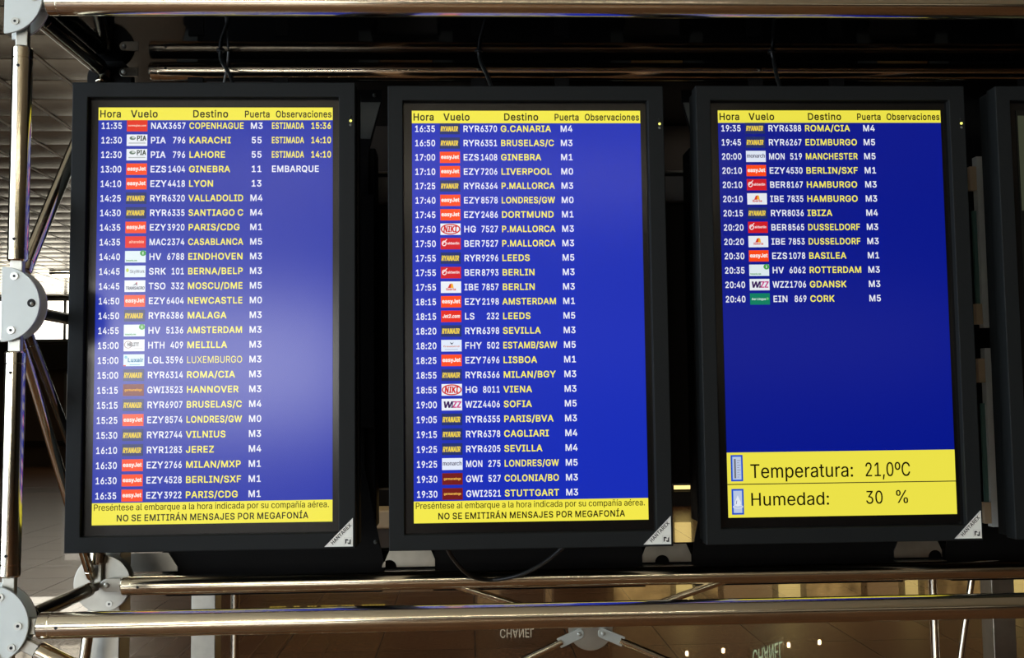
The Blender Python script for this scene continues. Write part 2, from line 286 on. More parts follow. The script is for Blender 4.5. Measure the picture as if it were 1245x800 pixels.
    '6': '181;127,199 101,199 98,196 45,119 29,86 27,75 27,52 30,38 37,26 50,11 72,0 102,-1 124,6 139,19 152,42 154,54 154,71 152,84 145,97 132,111 120,119 107,123 92,124 72,118;74,102 82,104 104,103 115,97 127,81 130,65 128,47 123,37 106,22 97,20 84,20 75,22 66,27 59,34 53,45 50,54 50,71 53,80 58,89',
    '7': '181;41,2 66,2 67,4 155,175 154,199 26,199 27,177 129,176',
    '8': '181;99,202 74,200 59,195 49,189 36,175 31,165 28,152 31,133 37,121 48,110 61,105 46,99 31,85 26,76 22,64 22,43 26,32 39,15 60,3 75,-1 105,-1 123,4 133,9 143,16 151,26 158,44 158,64 151,82 134,99 120,105 134,111 145,123 151,139 150,164 141,180 133,188 115,198;47,47 47,64 52,75 65,87 78,92 95,93 115,87 127,76 133,63 133,48 128,37 119,27 104,21 84,20 68,24 53,34;56,161 63,171 75,178 100,179 108,177 113,174 122,165 125,160 127,150 125,134 120,126 106,116 99,114 76,115 66,120 56,133 53,142 53,153',
    '9': '181;54,2 80,2 83,5 133,78 147,102 152,116 154,128 154,144 149,164 143,175 131,188 110,199 84,202 59,194 45,184 38,176 28,155 28,120 35,102 49,88 62,81 76,77 95,77 109,83;81,180 99,180 111,175 120,167 129,149 130,134 125,116 119,107 112,102 96,96 79,97 65,104 57,113 50,131 52,151 58,164 67,173',
    ':': '76;24,28 21,23 21,12 28,2 33,0 44,0 54,7 56,12 56,23 49,32 44,35 33,35;56,118 56,130 46,141 32,141 21,130 21,118 32,107 46,107',
    '/': '100;8,-28 30,-27 93,208 72,208 70,205 9,-20',
    '.': '76;24,28 21,23 21,12 28,2 33,0 44,0 54,7 56,12 56,23 49,32 44,35 33,35',
    ',': '76;17,-46 35,-46 55,29 28,28 18,-32',
    '%': '268;213,-1 222,4 230,12 236,25 236,62 230,74 215,86 208,88 184,87 173,81 167,75 161,64 159,54 160,26 166,12 178,2 188,-2;213,199 192,199 189,196 54,2 77,2;192,71 204,71 209,68 216,58 216,28 212,21 204,15 192,15 187,18 180,29 180,57 182,63;55,113 80,112 88,114 101,125 107,136 110,147 110,167 106,180 95,194 84,201 62,202 47,196 36,184 31,172 32,137 37,127 48,117;63,129 55,136 51,146 51,167 56,179 59,182 64,184 75,184 85,178 89,169 89,144 86,137 82,131 77,129',
    'º': '134;46,90 55,87 79,87 91,91 100,96 112,108 119,121 122,130 123,149 118,171 111,183 102,191 86,200 74,202 60,202 45,199 35,194 24,184 14,167 12,157 12,132 16,119 22,108 32,97;76,182 86,178 96,166 99,153 99,135 93,119 84,110 74,106 60,106 49,111 42,118 37,128 34,139 36,157 41,170 50,179 59,182',
    'Á': '191;81,199 8,2 34,2 36,4 54,56 136,56 156,2 183,2 111,197 109,199;95,178 113,120 128,81 128,78 62,79 84,142;131,257 104,257 86,218 104,218',
    'Í': '121;107,2 107,24 73,25 73,176 107,177 108,199 15,199 15,177 48,176 48,25 15,24 14,2;95,257 70,257 50,218 70,218',
    'é': '161;92,150 66,149 57,147 42,138 25,119 15,89 15,58 20,40 26,28 47,7 71,-2 98,-2 119,6 138,21 145,36 122,42 118,34 106,23 94,19 74,19 57,27 49,35 43,46 39,61 39,66 148,67 146,94 138,120 122,138 109,145;39,88 43,104 48,113 61,124 74,129 89,129 104,123 116,110 123,92 122,87;116,207 89,207 71,168 91,168',
    'í': '68;23,2 46,2 45,149 22,148;69,206 43,207 24,168 43,167',
    'ñ': '163;140,2 141,109 137,122 130,134 119,144 108,149 90,151 79,150 70,147 58,140 52,134 45,123 45,148 23,149 22,2 46,2 46,99 51,112 59,121 68,126 75,129 92,129 102,125 110,118 117,101 117,2;121,201 104,202 104,196 100,192 92,192 73,202 57,202 47,194 44,185 42,175 59,175 62,184 69,186 89,176 104,175 112,178 116,184',
}
GLYPHS['B'] = {
    'A': '203;82,200 79,197 75,187 10,21 8,14 8,3 10,1 45,1 49,7 66,53 136,53 157,1 194,1 195,3 195,12 193,19 123,197 120,200;101,149 124,85 78,86',
    'B': '194;27,200 25,198 25,3 27,1 126,1 151,8 169,23 174,31 178,44 178,71 175,80 169,91 157,102 151,105 164,116 170,133 170,155 164,173 148,189 129,197 112,200;63,85 109,85 126,79 135,71 140,60 140,54 136,46 126,38 113,34 63,34;63,117 63,167 109,166 122,161 130,152 133,145 131,136 128,130 117,121 99,117',
    'C': '215;150,4 167,12 186,30 197,51 200,69 198,71 163,71 154,52 139,40 120,33 104,33 95,35 75,47 66,58 60,69 55,88 55,113 57,123 62,136 71,149 84,160 102,167 123,167 134,163 144,157 155,146 163,128 198,128 200,130 200,139 195,156 185,172 169,187 152,196 127,202 98,202 73,196 55,187 44,177 29,157 21,139 17,121 17,79 25,51 39,29 53,15 74,4 93,-1 132,-1',
    'D': '212;27,200 25,198 25,3 27,1 114,1 133,5 154,14 176,33 181,40 189,56 194,74 194,126 188,148 180,162 175,169 156,186 131,196 104,200;63,167 94,167 119,162 134,154 143,147 151,133 158,109 158,92 154,74 144,56 132,44 121,39 102,34 63,35',
    'E': '179;159,1 161,3 161,32 159,34 63,35 63,85 151,85 153,87 153,115 151,117 63,117 63,166 158,167 160,169 160,198 158,200 27,200 25,198 25,3 27,1',
    'F': '176;27,1 61,1 63,3 63,82 148,82 150,84 150,113 148,114 63,115 63,166 157,167 159,169 159,198 157,200 27,200 25,198 25,3',
    'G': '219;83,199 67,194 52,184 36,169 25,150 17,122 17,79 22,57 27,45 37,30 54,14 74,4 93,-1 133,-1 144,1 168,12 182,24 190,33 196,45 201,64 201,104 199,106 114,106 112,104 112,75 114,73 162,73 162,68 152,50 140,40 122,33 104,33 82,42 66,58 60,69 55,88 55,113 61,134 70,148 80,157 97,166 108,168 123,167 143,157 154,146 163,128 198,128 200,130 199,146 185,172 170,185 154,195 125,202 98,202',
    'H': '218;27,1 61,1 63,3 63,86 154,86 155,3 157,1 191,1 193,3 193,198 191,200 157,200 155,198 154,118 63,118 63,198 61,200 27,200 25,198 25,3',
    'I': '133;118,1 120,3 120,32 118,34 85,35 85,166 118,167 120,169 120,198 118,200 16,200 14,198 14,169 16,167 47,166 47,35 16,34 14,32 14,3 16,1',
    'J': '170;144,199 110,199 108,198 108,61 107,53 102,43 89,33 71,33 64,36 58,41 54,48 52,57 52,74 50,76 16,76 14,74 14,43 17,33 23,22 29,15 49,2 63,-1 104,0 124,9 139,26 146,47 146,198',
    'K': '198;187,1 189,3 188,15 116,107 114,113 190,189 190,198 188,200 146,200 63,116 63,198 61,200 27,200 25,198 25,3 27,1 61,1 63,3 63,64 84,84 148,1',
    'L': '169;27,200 25,198 25,3 27,1 153,1 155,3 155,32 153,34 63,35 63,198 61,200',
    'M': '261;234,200 189,200 188,198 131,57 120,87 74,197 71,200 27,200 25,198 25,3 27,1 59,1 61,3 62,124 114,1 147,1 149,3 198,123 199,3 201,1 234,1 236,3 236,198',
    'N': '220;193,200 159,200 158,198 157,65 68,198 66,200 27,200 25,198 25,3 27,1 61,1 63,3 63,135 151,4 154,1 193,1 195,3 195,198',
    'O': '224;143,1 160,8 173,16 191,36 200,52 205,67 207,83 207,117 202,142 194,160 186,171 170,185 159,192 140,199 125,202 98,202 84,199 73,196 55,187 37,170 24,146 17,121 17,79 21,61 25,51 36,32 53,15 62,9 74,4 93,-1 132,-1;120,33 99,34 85,40 75,47 66,58 60,69 55,88 56,118 62,136 67,144 84,160 108,168 117,168 130,164 142,159 152,150 164,132 170,109 170,90 167,78 157,57 143,42',
    'P': '189;27,1 61,1 63,3 63,69 116,69 129,71 148,79 164,94 170,106 174,119 174,150 165,172 146,190 132,196 109,200 27,200 25,198 25,3;63,167 101,167 113,165 124,159 131,151 136,137 135,126 129,114 119,106 111,103 63,102',
    'Q': '224;195,-16 197,-14 197,-5 177,19 189,32 197,46 204,63 207,84 206,127 201,145 194,160 185,172 170,186 159,193 144,198 124,202 100,202 84,200 65,193 54,186 35,166 25,149 20,135 17,121 17,79 21,61 31,39 39,29 53,15 74,4 92,-1 107,-2 132,-1 144,2 159,-16;115,168 138,161 147,155 159,142 169,117 170,91 162,65 153,51 134,71 99,71 97,70 97,60 120,33 112,32 99,34 85,40 77,46 66,58 56,81 55,112 62,136 71,149 79,156 94,165',
    'R': '191;27,200 25,198 25,3 27,1 61,1 63,3 63,73 98,74 141,1 179,1 181,3 181,12 143,78 143,81 152,85 164,96 170,107 174,119 174,152 170,165 164,176 147,190 133,196 122,198;63,166 101,167 117,163 126,159 131,152 136,141 136,131 131,120 123,112 112,107 63,106',
    'S': '190;123,200 90,202 76,201 58,196 45,189 30,176 23,161 23,126 29,114 42,102 67,90 116,77 127,72 134,65 136,59 133,48 122,38 107,32 90,31 76,34 67,39 58,49 53,62 18,62 16,60 16,44 24,27 41,10 62,0 75,-2 116,-2 132,2 143,6 157,16 165,24 173,39 173,76 166,87 157,97 145,105 127,112 92,121 73,128 61,137 59,143 64,156 72,163 87,168 103,168 123,160 131,150 133,142 136,139 170,139 171,141 170,160 164,174 150,188 135,196',
    'T': '191;78,1 112,1 114,3 114,166 176,167 178,169 178,198 176,200 16,200 14,198 14,169 16,167 76,166 76,3',
    'U': '218;27,199 25,197 25,54 34,32 39,25 56,10 67,4 82,0 129,-2 148,3 158,8 166,12 183,29 193,53 193,197 191,199 157,199 155,197 154,63 145,47 132,37 117,32 101,32 92,34 77,43 70,50 63,68 63,197 61,199',
    'V': '203;8,198 9,183 80,3 82,1 121,1 124,4 194,184 195,198 194,200 159,200 155,197 102,51 47,198 45,200 10,200',
    'W': '284;277,198 275,200 240,200 238,198 201,62 167,186 161,200 124,200 120,197 84,63 47,197 44,200 10,200 8,198 8,185 62,3 64,1 102,1 104,3 142,132 179,3 181,1 220,1 224,8 274,178 277,187',
    'X': '201;10,1 48,1 100,71 152,1 190,1 192,3 192,12 125,103 187,186 189,198 187,200 149,200 100,133 53,200 14,200 12,198 12,189 76,102 9,12 9,3',
    'Y': '200;82,1 117,1 119,3 119,79 193,189 193,198 191,200 152,200 100,120 47,200 10,200 8,198 8,187 80,80 80,3',
    'Z': '187;19,200 17,198 17,169 19,167 118,167 119,165 17,29 17,3 19,1 169,1 171,3 171,32 169,34 67,33 170,171 170,198 168,200',
    'a': '167;144,1 146,2 146,112 142,126 137,134 120,147 99,153 60,152 52,150 35,142 25,132 17,119 17,110 20,107 42,101 52,101 56,108 64,116 74,121 89,122 97,119 105,113 108,106 108,100 100,96 47,89 34,85 20,73 13,61 13,31 21,16 32,6 53,-2 88,-2 99,2 108,8 110,7 110,2 112,1;110,65 108,54 103,43 97,37 85,31 64,31 55,36 50,44 52,51 60,58 67,60 103,66',
    'b': '181;24,199 22,197 22,2 24,1 55,1 57,2 58,11 68,3 80,-2 114,-2 126,2 139,9 151,20 163,43 167,63 167,89 161,116 153,128 140,142 118,152 83,153 68,149 59,142 58,197 56,199;96,30 86,31 78,34 67,44 58,67 58,85 67,107 78,117 93,122 111,116 120,109 125,100 130,83 128,63 121,46 111,36',
    'c': '170;123,3 137,11 149,23 156,39 156,49 134,55 122,55 114,41 105,34 93,30 77,32 72,34 61,44 55,56 51,72 54,91 62,109 69,115 82,121 90,122 103,118 116,107 119,100 122,97 135,97 154,102 156,104 155,117 147,130 139,138 129,145 115,151 104,153 74,153 55,149 42,141 31,131 19,110 15,95 15,57 20,39 30,22 44,9 58,2 72,-2 107,-2',
    'd': '181;158,199 125,199 124,197 123,142 115,148 99,153 69,153 53,149 43,143 25,124 19,111 15,96 15,56 20,37 26,26 34,16 48,5 68,-2 100,-2 115,4 123,10 124,2 125,1 158,1 160,2 160,197;90,30 77,32 65,40 55,56 51,72 54,92 64,111 72,117 87,122 103,117 112,110 120,97 124,81 122,64 115,46 107,37',
    'e': '173;58,150 43,142 30,130 21,116 17,105 15,95 15,56 20,39 29,23 44,9 58,2 72,-2 109,-2 123,2 138,10 150,21 157,35 157,44 155,46 135,51 123,51 117,42 107,33 95,30 85,30 72,34 61,43 52,62 158,62 160,64 159,99 152,119 145,131 133,142 120,149 103,153 73,153;54,95 57,104 68,115 85,122 95,121 105,116 114,109 120,97 119,94',
    'f': '114;35,1 67,1 69,3 69,120 101,120 103,122 103,150 101,152 70,152 69,161 74,171 80,174 101,173 104,176 109,192 109,202 103,205 67,207 48,200 39,191 34,182 33,152 6,152 4,150 4,122 6,120 33,120 33,3',
    'g': '182;158,151 125,151 124,150 123,142 115,148 104,153 65,153 57,150 42,142 25,124 19,111 15,96 15,57 20,40 31,23 44,11 65,3 102,3 124,13 122,-2 117,-11 109,-18 97,-22 75,-21 65,-17 52,-3 42,-3 23,-12 21,-14 22,-26 30,-36 43,-46 68,-54 108,-54 127,-49 137,-45 152,-30 160,-10 160,150;94,121 107,115 116,105 122,90 124,71 119,54 105,39 93,35 83,35 67,42 57,53 52,67 51,81 56,99 61,108 70,116 78,120',
    'h': '176;24,200 22,198 22,3 24,1 56,1 58,3 60,99 63,107 70,114 79,119 93,121 103,118 110,113 117,96 117,3 119,1 151,1 153,3 153,113 146,133 130,147 114,153 80,153 71,151 59,144 58,198 56,200',
    'i': '80;23,1 56,1 58,3 58,150 56,152 23,152 21,150 21,3;20,198 18,193 18,175 27,165 50,163 53,165 61,172 63,193 57,201 51,204 30,204',
    'j': '80;56,152 23,152 21,150 21,-7 19,-13 14,-17 -1,-20 -2,-21 -2,-49 -1,-51 31,-50 41,-45 51,-35 56,-25 58,150;21,169 29,164 53,165 63,175 61,196 53,203 49,204 27,203 18,193 18,175',
    'k': '164;24,200 22,198 22,3 24,1 56,1 58,3 58,53 66,61 118,1 156,1 158,3 158,14 97,85 155,141 155,150 153,152 114,152 59,99 58,198 56,200',
    'l': '89;24,199 22,197 22,23 26,14 36,4 41,2 79,0 85,3 85,14 81,30 79,32 64,32 61,34 58,40 58,197 56,199',
    'm': '254;232,3 232,116 225,135 211,147 191,154 165,154 145,147 133,137 123,147 106,154 76,153 66,149 58,142 57,150 55,152 24,152 22,150 22,3 24,1 56,1 58,3 58,98 66,113 73,118 81,121 90,121 101,116 108,105 108,3 110,1 144,1 146,3 146,101 151,112 156,117 166,121 176,121 186,117 192,112 196,102 196,3 198,1 230,1',
    'n': '175;151,1 153,3 153,113 150,126 142,137 130,147 114,153 80,153 71,151 58,142 57,150 55,152 24,152 22,150 22,3 24,1 56,1 58,3 60,99 63,107 70,114 79,119 93,121 103,118 110,113 117,96 117,3 119,1',
    'o': '178;117,1 133,9 145,19 154,30 159,41 164,64 164,86 161,103 157,113 149,128 133,143 115,151 104,153 74,153 55,149 42,141 31,131 19,110 15,95 15,57 20,39 30,22 44,9 58,2 72,-2 107,-2;87,122 103,118 116,107 121,99 126,82 125,63 117,46 109,37 93,30 77,32 72,34 61,44 55,56 51,72 54,91 62,109 73,117',
    'p': '181;24,-51 56,-51 58,-49 59,10 66,4 83,-2 118,-1 140,10 150,18 160,34 165,48 167,63 167,88 163,108 151,131 139,143 126,150 114,153 80,153 65,147 58,141 57,150 55,152 24,152 22,150 22,-49;94,29 76,35 68,43 62,53 58,66 58,86 66,106 74,115 90,122 105,119 110,117 120,108 127,94 130,84 128,63 121,45 109,34',
    'q': '181;158,-51 160,-49 160,150 158,152 125,152 124,150 123,141 114,148 100,153 68,153 58,151 45,145 32,134 26,126 17,107 15,95 15,56 21,35 30,21 43,8 63,-1 104,-1 113,3 123,11 124,-49 125,-51;87,29 70,35 62,43 54,60 51,79 56,99 62,109 69,116 79,120 92,122 105,116 116,105 122,88 124,72 119,52 111,41 98,32',
    'r': '116;24,1 56,1 58,3 58,96 62,106 73,116 86,120 108,119 110,121 110,151 108,153 75,153 65,149 58,144 57,150 55,152 24,152 22,150 22,3',
    's': '158;111,150 96,153 65,153 54,151 34,141 23,128 19,117 19,97 27,81 34,74 50,66 95,55 101,52 105,46 104,41 97,34 85,30 72,30 61,34 54,41 49,52 39,52 17,47 15,46 15,33 22,20 31,10 46,2 60,-2 97,-2 109,1 127,10 135,18 142,28 144,39 144,53 138,70 127,80 116,86 71,96 64,100 57,107 59,113 64,117 74,122 81,123 91,121 97,117 107,103 124,103 139,107 140,109 140,120 135,131 122,144',
    't': '104;96,1 98,3 98,12 93,31 91,32 68,32 65,35 63,42 63,121 92,121 94,123 94,150 92,151 63,152 63,184 61,185 28,185 27,184 27,152 6,151 4,150 4,123 6,121 27,121 27,28 29,20 32,16 42,6 52,1',
    'u': '176;24,152 22,150 22,40 27,25 35,14 48,4 63,-1 95,-1 109,4 116,10 118,9 118,2 120,1 151,1 153,2 153,150 151,152 119,152 117,150 116,54 112,46 105,38 96,33 84,31 67,39 61,48 58,56 58,150 56,152',
    'v': '167;160,150 158,152 123,152 121,150 84,54 47,150 45,152 10,152 8,150 8,140 11,133 60,14 66,1 101,1 103,3 157,134 160,141',
    'w': '237;228,150 226,152 191,152 189,150 163,62 140,144 136,152 102,152 99,149 78,73 73,63 48,150 46,152 12,152 10,150 10,138 54,4 57,1 90,1 93,4 118,91 145,3 147,1 181,1 188,17 225,133 228,141',
    'x': '163;12,1 48,1 82,48 115,1 152,1 153,3 152,15 106,75 106,79 151,140 151,150 149,152 113,152 83,109 80,110 52,152 14,152 12,150 12,141 58,78 10,12 10,3',
    'y': '167;21,-51 59,-52 71,-47 87,-33 95,-19 160,140 160,150 158,152 123,152 121,150 84,54 47,150 45,152 10,152 8,150 8,139 63,6 60,-5 51,-17 44,-20 26,-19 25,-21 20,-38 20,-49',
    'z': '164;145,1 147,3 147,31 145,33 70,33 144,123 144,150 142,152 22,152 20,150 20,121 22,119 93,119 18,29 18,3 20,1',
    '0': '193;113,-1 123,1 141,11 151,20 161,36 169,57 173,80 171,131 166,152 158,171 138,191 117,201 83,202 62,196 50,188 39,177 29,159 24,145 20,125 21,66 29,40 36,26 53,9 66,2 80,-1;100,169 113,163 126,148 134,125 136,95 131,65 121,45 108,34 101,31 91,31 77,38 65,54 58,79 56,111 60,132 71,156 83,166 93,169',
    '1': '193;165,1 167,3 167,31 165,33 122,33 122,198 120,200 81,200 35,168 35,135 37,133 47,133 81,156 84,157 84,33 33,33 32,31 32,3 33,1',
    '2': '193;28,1 165,1 167,3 167,31 165,33 83,33 142,92 154,108 162,123 163,158 160,166 152,180 142,189 125,198 107,202 85,202 63,197 46,187 32,169 27,151 27,135 28,133 61,133 64,137 65,149 73,161 83,167 92,169 103,168 116,162 125,150 127,140 120,126 112,114 28,31 27,3',
    '3': '193;31,199 29,198 29,169 31,167 105,166 62,121 62,94 64,92 97,91 112,86 125,75 130,64 130,55 124,44 114,36 101,31 86,31 68,38 60,47 57,57 54,61 21,61 19,59 19,43 22,32 27,24 42,11 63,1 74,-1 112,-1 133,5 148,14 155,20 164,33 167,45 167,75 160,93 146,107 127,117 111,120 160,171 160,198 158,199',
    '4': '193;134,200 100,200 97,197 17,71 17,42 19,40 111,40 112,3 114,1 146,1 148,3 148,39 174,40 176,42 176,71 174,72 148,73 148,127 146,128 114,128 112,127 111,72 62,73 135,186 136,198',
    '5': '193;156,199 41,199 39,198 27,109 27,95 37,92 63,91 71,97 84,101 99,101 109,98 121,88 127,78 130,68 126,52 119,41 109,35 99,31 88,31 73,38 65,47 62,57 59,61 27,61 25,59 25,43 32,25 47,11 59,4 77,-1 112,-1 126,2 141,11 155,24 162,37 167,57 167,78 162,97 154,111 141,124 121,133 107,135 88,135 69,131 73,167 156,167 157,169 157,198',
    '6': '193;138,199 102,199 98,195 45,123 29,92 26,81 26,50 30,37 36,25 51,11 73,0 113,-1 127,2 138,8 151,19 164,40 166,52 166,78 164,89 158,102 143,117 131,124 118,127 95,129 140,188 140,198;98,30 86,33 77,37 69,46 63,61 64,73 70,85 82,94 93,98 105,97 116,91 124,82 129,71 129,59 123,45 110,34',
    '7': '193;42,1 77,1 80,4 167,166 167,198 165,200 28,200 26,198 26,169 28,167 123,166 40,12 40,3',
    '8': '193;110,202 82,202 60,196 50,190 38,179 29,162 28,138 31,127 37,115 47,104 31,90 26,82 22,71 22,41 29,25 40,14 61,2 76,-1 116,-1 134,4 147,11 158,19 163,25 171,43 171,71 168,79 161,92 146,104 157,117 162,128 162,165 153,180 144,189 126,198;133,55 128,45 120,37 110,33 95,30 79,34 70,38 61,51 59,61 64,72 72,79 84,85 96,87 111,84 120,79 129,69;66,145 68,153 79,164 91,169 101,169 114,164 122,157 126,149 126,141 119,129 112,124 100,119 92,119 77,125 72,130 68,136',
    '9': '193;55,1 91,1 95,5 145,74 159,98 164,110 166,122 166,147 161,165 151,180 142,189 121,200 107,202 85,202 65,197 53,191 43,183 35,173 28,157 26,119 30,107 38,94 50,83 63,76 77,72 98,72 53,12 53,3;97,102 86,104 76,110 69,117 63,134 64,143 70,156 82,166 92,169 105,168 116,162 125,151 129,142 129,129 123,116 110,105',
    ':': '88;23,36 21,32 21,12 29,2 34,0 55,0 66,7 68,12 68,32 60,42 55,44 34,44;67,110 68,133 59,143 53,145 37,145 30,143 22,136 21,112 30,102 37,100 53,100 59,102',
    '/': '112;9,-27 40,-27 42,-25 106,195 106,206 104,208 73,208 70,204 7,-13 7,-25',
    '.': '88;23,36 21,32 21,12 29,2 34,0 55,0 66,7 68,12 68,32 60,42 55,44 34,44',
    ',': '88;18,-53 46,-53 47,-51 67,22 67,33 66,35 29,35 27,33 16,-36 16,-51',
    '%': '280;224,-1 233,4 242,12 248,24 250,63 247,72 242,80 226,92 219,95 185,93 174,88 167,81 160,67 158,30 162,18 166,12 181,0 189,-2;224,200 193,200 188,195 53,12 53,3 55,1 88,1 90,3 225,186 226,198;203,67 212,63 217,50 216,37 212,30 205,26 196,30 191,46 195,60;56,106 91,105 99,107 113,119 120,129 122,140 121,173 112,190 106,195 95,201 58,201 48,196 38,187 33,179 31,172 32,130 37,121 49,110;75,174 80,173 85,169 88,161 88,147 86,140 83,135 78,133 71,134 67,138 63,148 65,163 68,170',
    'º': '146;33,92 47,85 56,82 90,82 107,88 124,103 132,115 134,124 135,150 130,171 123,183 113,192 103,198 92,201 61,202 46,199 36,194 20,180 14,168 12,159 12,126 19,106;71,111 63,114 54,121 48,134 47,143 53,161 66,171 77,172 87,167 94,160 99,146 99,138 93,122 85,115',
    'Á': '203;82,200 79,197 75,187 10,21 8,14 8,3 10,1 45,1 49,7 66,53 136,53 157,1 194,1 195,3 195,12 193,19 123,197 120,200;101,149 124,85 78,86;143,253 141,254 105,254 85,219 85,207 87,205 115,205 143,243',
    'Í': '133;118,1 120,3 120,32 118,34 85,35 85,166 118,167 120,169 120,198 118,200 16,200 14,198 14,169 16,167 47,166 47,35 16,34 14,32 14,3 16,1;107,253 106,254 71,254 67,251 50,218 50,207 52,205 81,205 106,241',
    'é': '173;58,150 43,142 30,130 21,116 17,105 15,95 15,56 20,39 29,23 44,9 58,2 72,-2 109,-2 123,2 138,10 150,21 157,35 157,44 155,46 135,51 123,51 117,42 107,33 95,30 85,30 72,34 61,43 52,62 158,62 160,64 159,99 152,119 145,131 133,142 120,149 103,153 73,153;54,95 57,104 68,115 85,122 95,121 105,116 114,109 120,97 119,94;129,205 127,207 90,207 71,170 71,160 73,158 102,158 127,194',
    'í': '80;24,1 56,1 58,3 58,150 56,152 24,152 22,150 22,3;81,205 79,207 44,207 41,204 23,170 23,159 25,158 54,158 80,193',
    'ñ': '175;151,1 153,3 153,113 150,126 142,137 130,147 114,153 80,153 71,151 58,142 57,150 55,152 24,152 22,150 22,3 24,1 56,1 58,3 60,99 63,107 70,114 79,119 93,121 103,118 110,113 117,96 117,3 119,1;133,200 131,202 105,202 103,200 103,195 100,194 84,202 58,202 47,193 45,189 42,178 42,166 44,165 70,165 73,172 75,173 95,165 119,166 126,171 131,179',
}
_gc = {}
def glyph(ch, wt):
    if (ch, wt) not in _gc:
        parts = GLYPHS[wt][ch].split(';'); adv = int(parts[0])/200
        polys = [[Vector((int(a)/200, int(b)/200, 0)) for a, b in (q.split(',') for q in c.split())] for c in parts[1:]]
        def area(c): return sum(a.x*b_.y-b_.x*a.y for a, b_ in zip(c, c[1:]+c[:1]))/2
        def inside(p, c):
            n = False
            for a, b_ in zip(c, c[1:]+c[:1]):
                if (a.y > p.y) != (b_.y > p.y) and p.x < a.x+(p.y-a.y)/(b_.y-a.y)*(b_.x-a.x): n = not n
            return n
        sg = area(max(polys, key=lambda c: abs(area(c)))); flat, tris = [], []
        for c in polys:
            if area(c)*sg < 0: continue
            grp = [c]+[h for h in polys if area(h)*sg < 0 and inside(h[0], c)]
            k = len(flat); tris += [tuple(k+i for i in t) for t in tessellate_polygon(grp)]; flat += [(p.x, p.y) for q in grp for p in q]
        _gc[(ch, wt)] = (adv, flat, tris)
    return _gc[(ch, wt)]
def text_width(t, wt='B'):
    return sum(.36 if c == ' ' else glyph(c, wt)[0] for c in t)
def put_text(mb, t, x, z, cap, material, wt='B', width=None, align='l', maxw=None, sq=.94, shear=0., y=0., frame=None, heavy=0.):
    """writes t with its baseline at z; width squeezes it to that width, sq is the usual squeeze"""
    nat = text_width(t, wt)*cap
    k = sq if width is None else width/nat
    if maxw and nat*k > maxw: k = maxw/nat
    w_ = nat*k
    px = x-(w_ if align == 'r' else w_/2 if align == 'c' else 0)
    for c in t:
        if c == ' ': px += .36*cap*k; continue
        adv, flat, tris = glyph(c, wt)
        vs = [(px+(a+shear*b)*cap*k, y, z+b*cap) for a, b in flat]
        for dx in ((-heavy*cap, heavy*cap) if heavy else (0,)):
            ws = [(a+dx, b, c) for a, b, c in vs]
            mb.add([frame(*v) for v in ws] if frame else ws, tris, material)
        px += adv*cap*k

# ------------------------------------------------------------------ the hall: floor, ceiling, walls, windows
HX0, HX1, HY0, HY1, HZ, SX = -16.0, 16.0, -14.0, 26.0, 4.64, -3.6
b = MB(); b.box((HX0, HY0, -.08), (HX1, HY1, 0), M['floor']); struct(b.build('floor'), 'polished brown granite tile floor')
b = MB(); P_ = .60
for i in range(int((HX1-HX0)/P_)+1):
    for j in range(int((HY1-HY0)/P_)+1):
        x0 = HX0+i*P_; y0 = HY0+j*P_
        if y0 > HY1-.1 or x0 > HX1-.1: continue
        n = 6; g = .010; gx = .026; vs, fs = [], []; cm = M['ceil_near' if y0 < 1.0 else 'ceil']
        for a in range(n+1):
            v_ = a/n; yy = y0+g+(P_-2*g)*v_
            sag = .007*(1-(2*v_-1)**2)
            for q, xx in enumerate((x0, x0+gx, x0+P_-gx, x0+P_)):
                vs.append((xx, yy, HZ-(sag+.012 if 0 < q < 3 else 0)))
        for a in range(n):
            for q in range(3): fs.append((a*4+q, (a+1)*4+q, (a+1)*4+q+1, a*4+q+1))
        b.add(vs, fs, cm)
        b.add([(x0, y0, HZ), (x0+P_, y0, HZ), (x0+P_, y0+g, HZ-.012), (x0, y0+g, HZ-.012)], [(0, 3, 2, 1)], cm)
        b.add([(x0, y0+P_-g, HZ-.012), (x0+P_, y0+P_-g, HZ-.012), (x0+P_, y0+P_, HZ), (x0, y0+P_, HZ)], [(0, 3, 2, 1)], cm)
for i in range(int((HX1-HX0)/P_)+1): b.box((HX0+i*P_-.017, 1.0, HZ-.019), (HX0+i*P_+.017, HY1, HZ-.013), M['seam_glint'])  # added strips on the tile seams, window glint put into their pale colour
b.box((HX0, HY0, HZ), (HX1, HY1, HZ+.1), M['ceil'])
struct(b.build('ceiling', smooth=False), 'ceiling of square satin metal tiles')

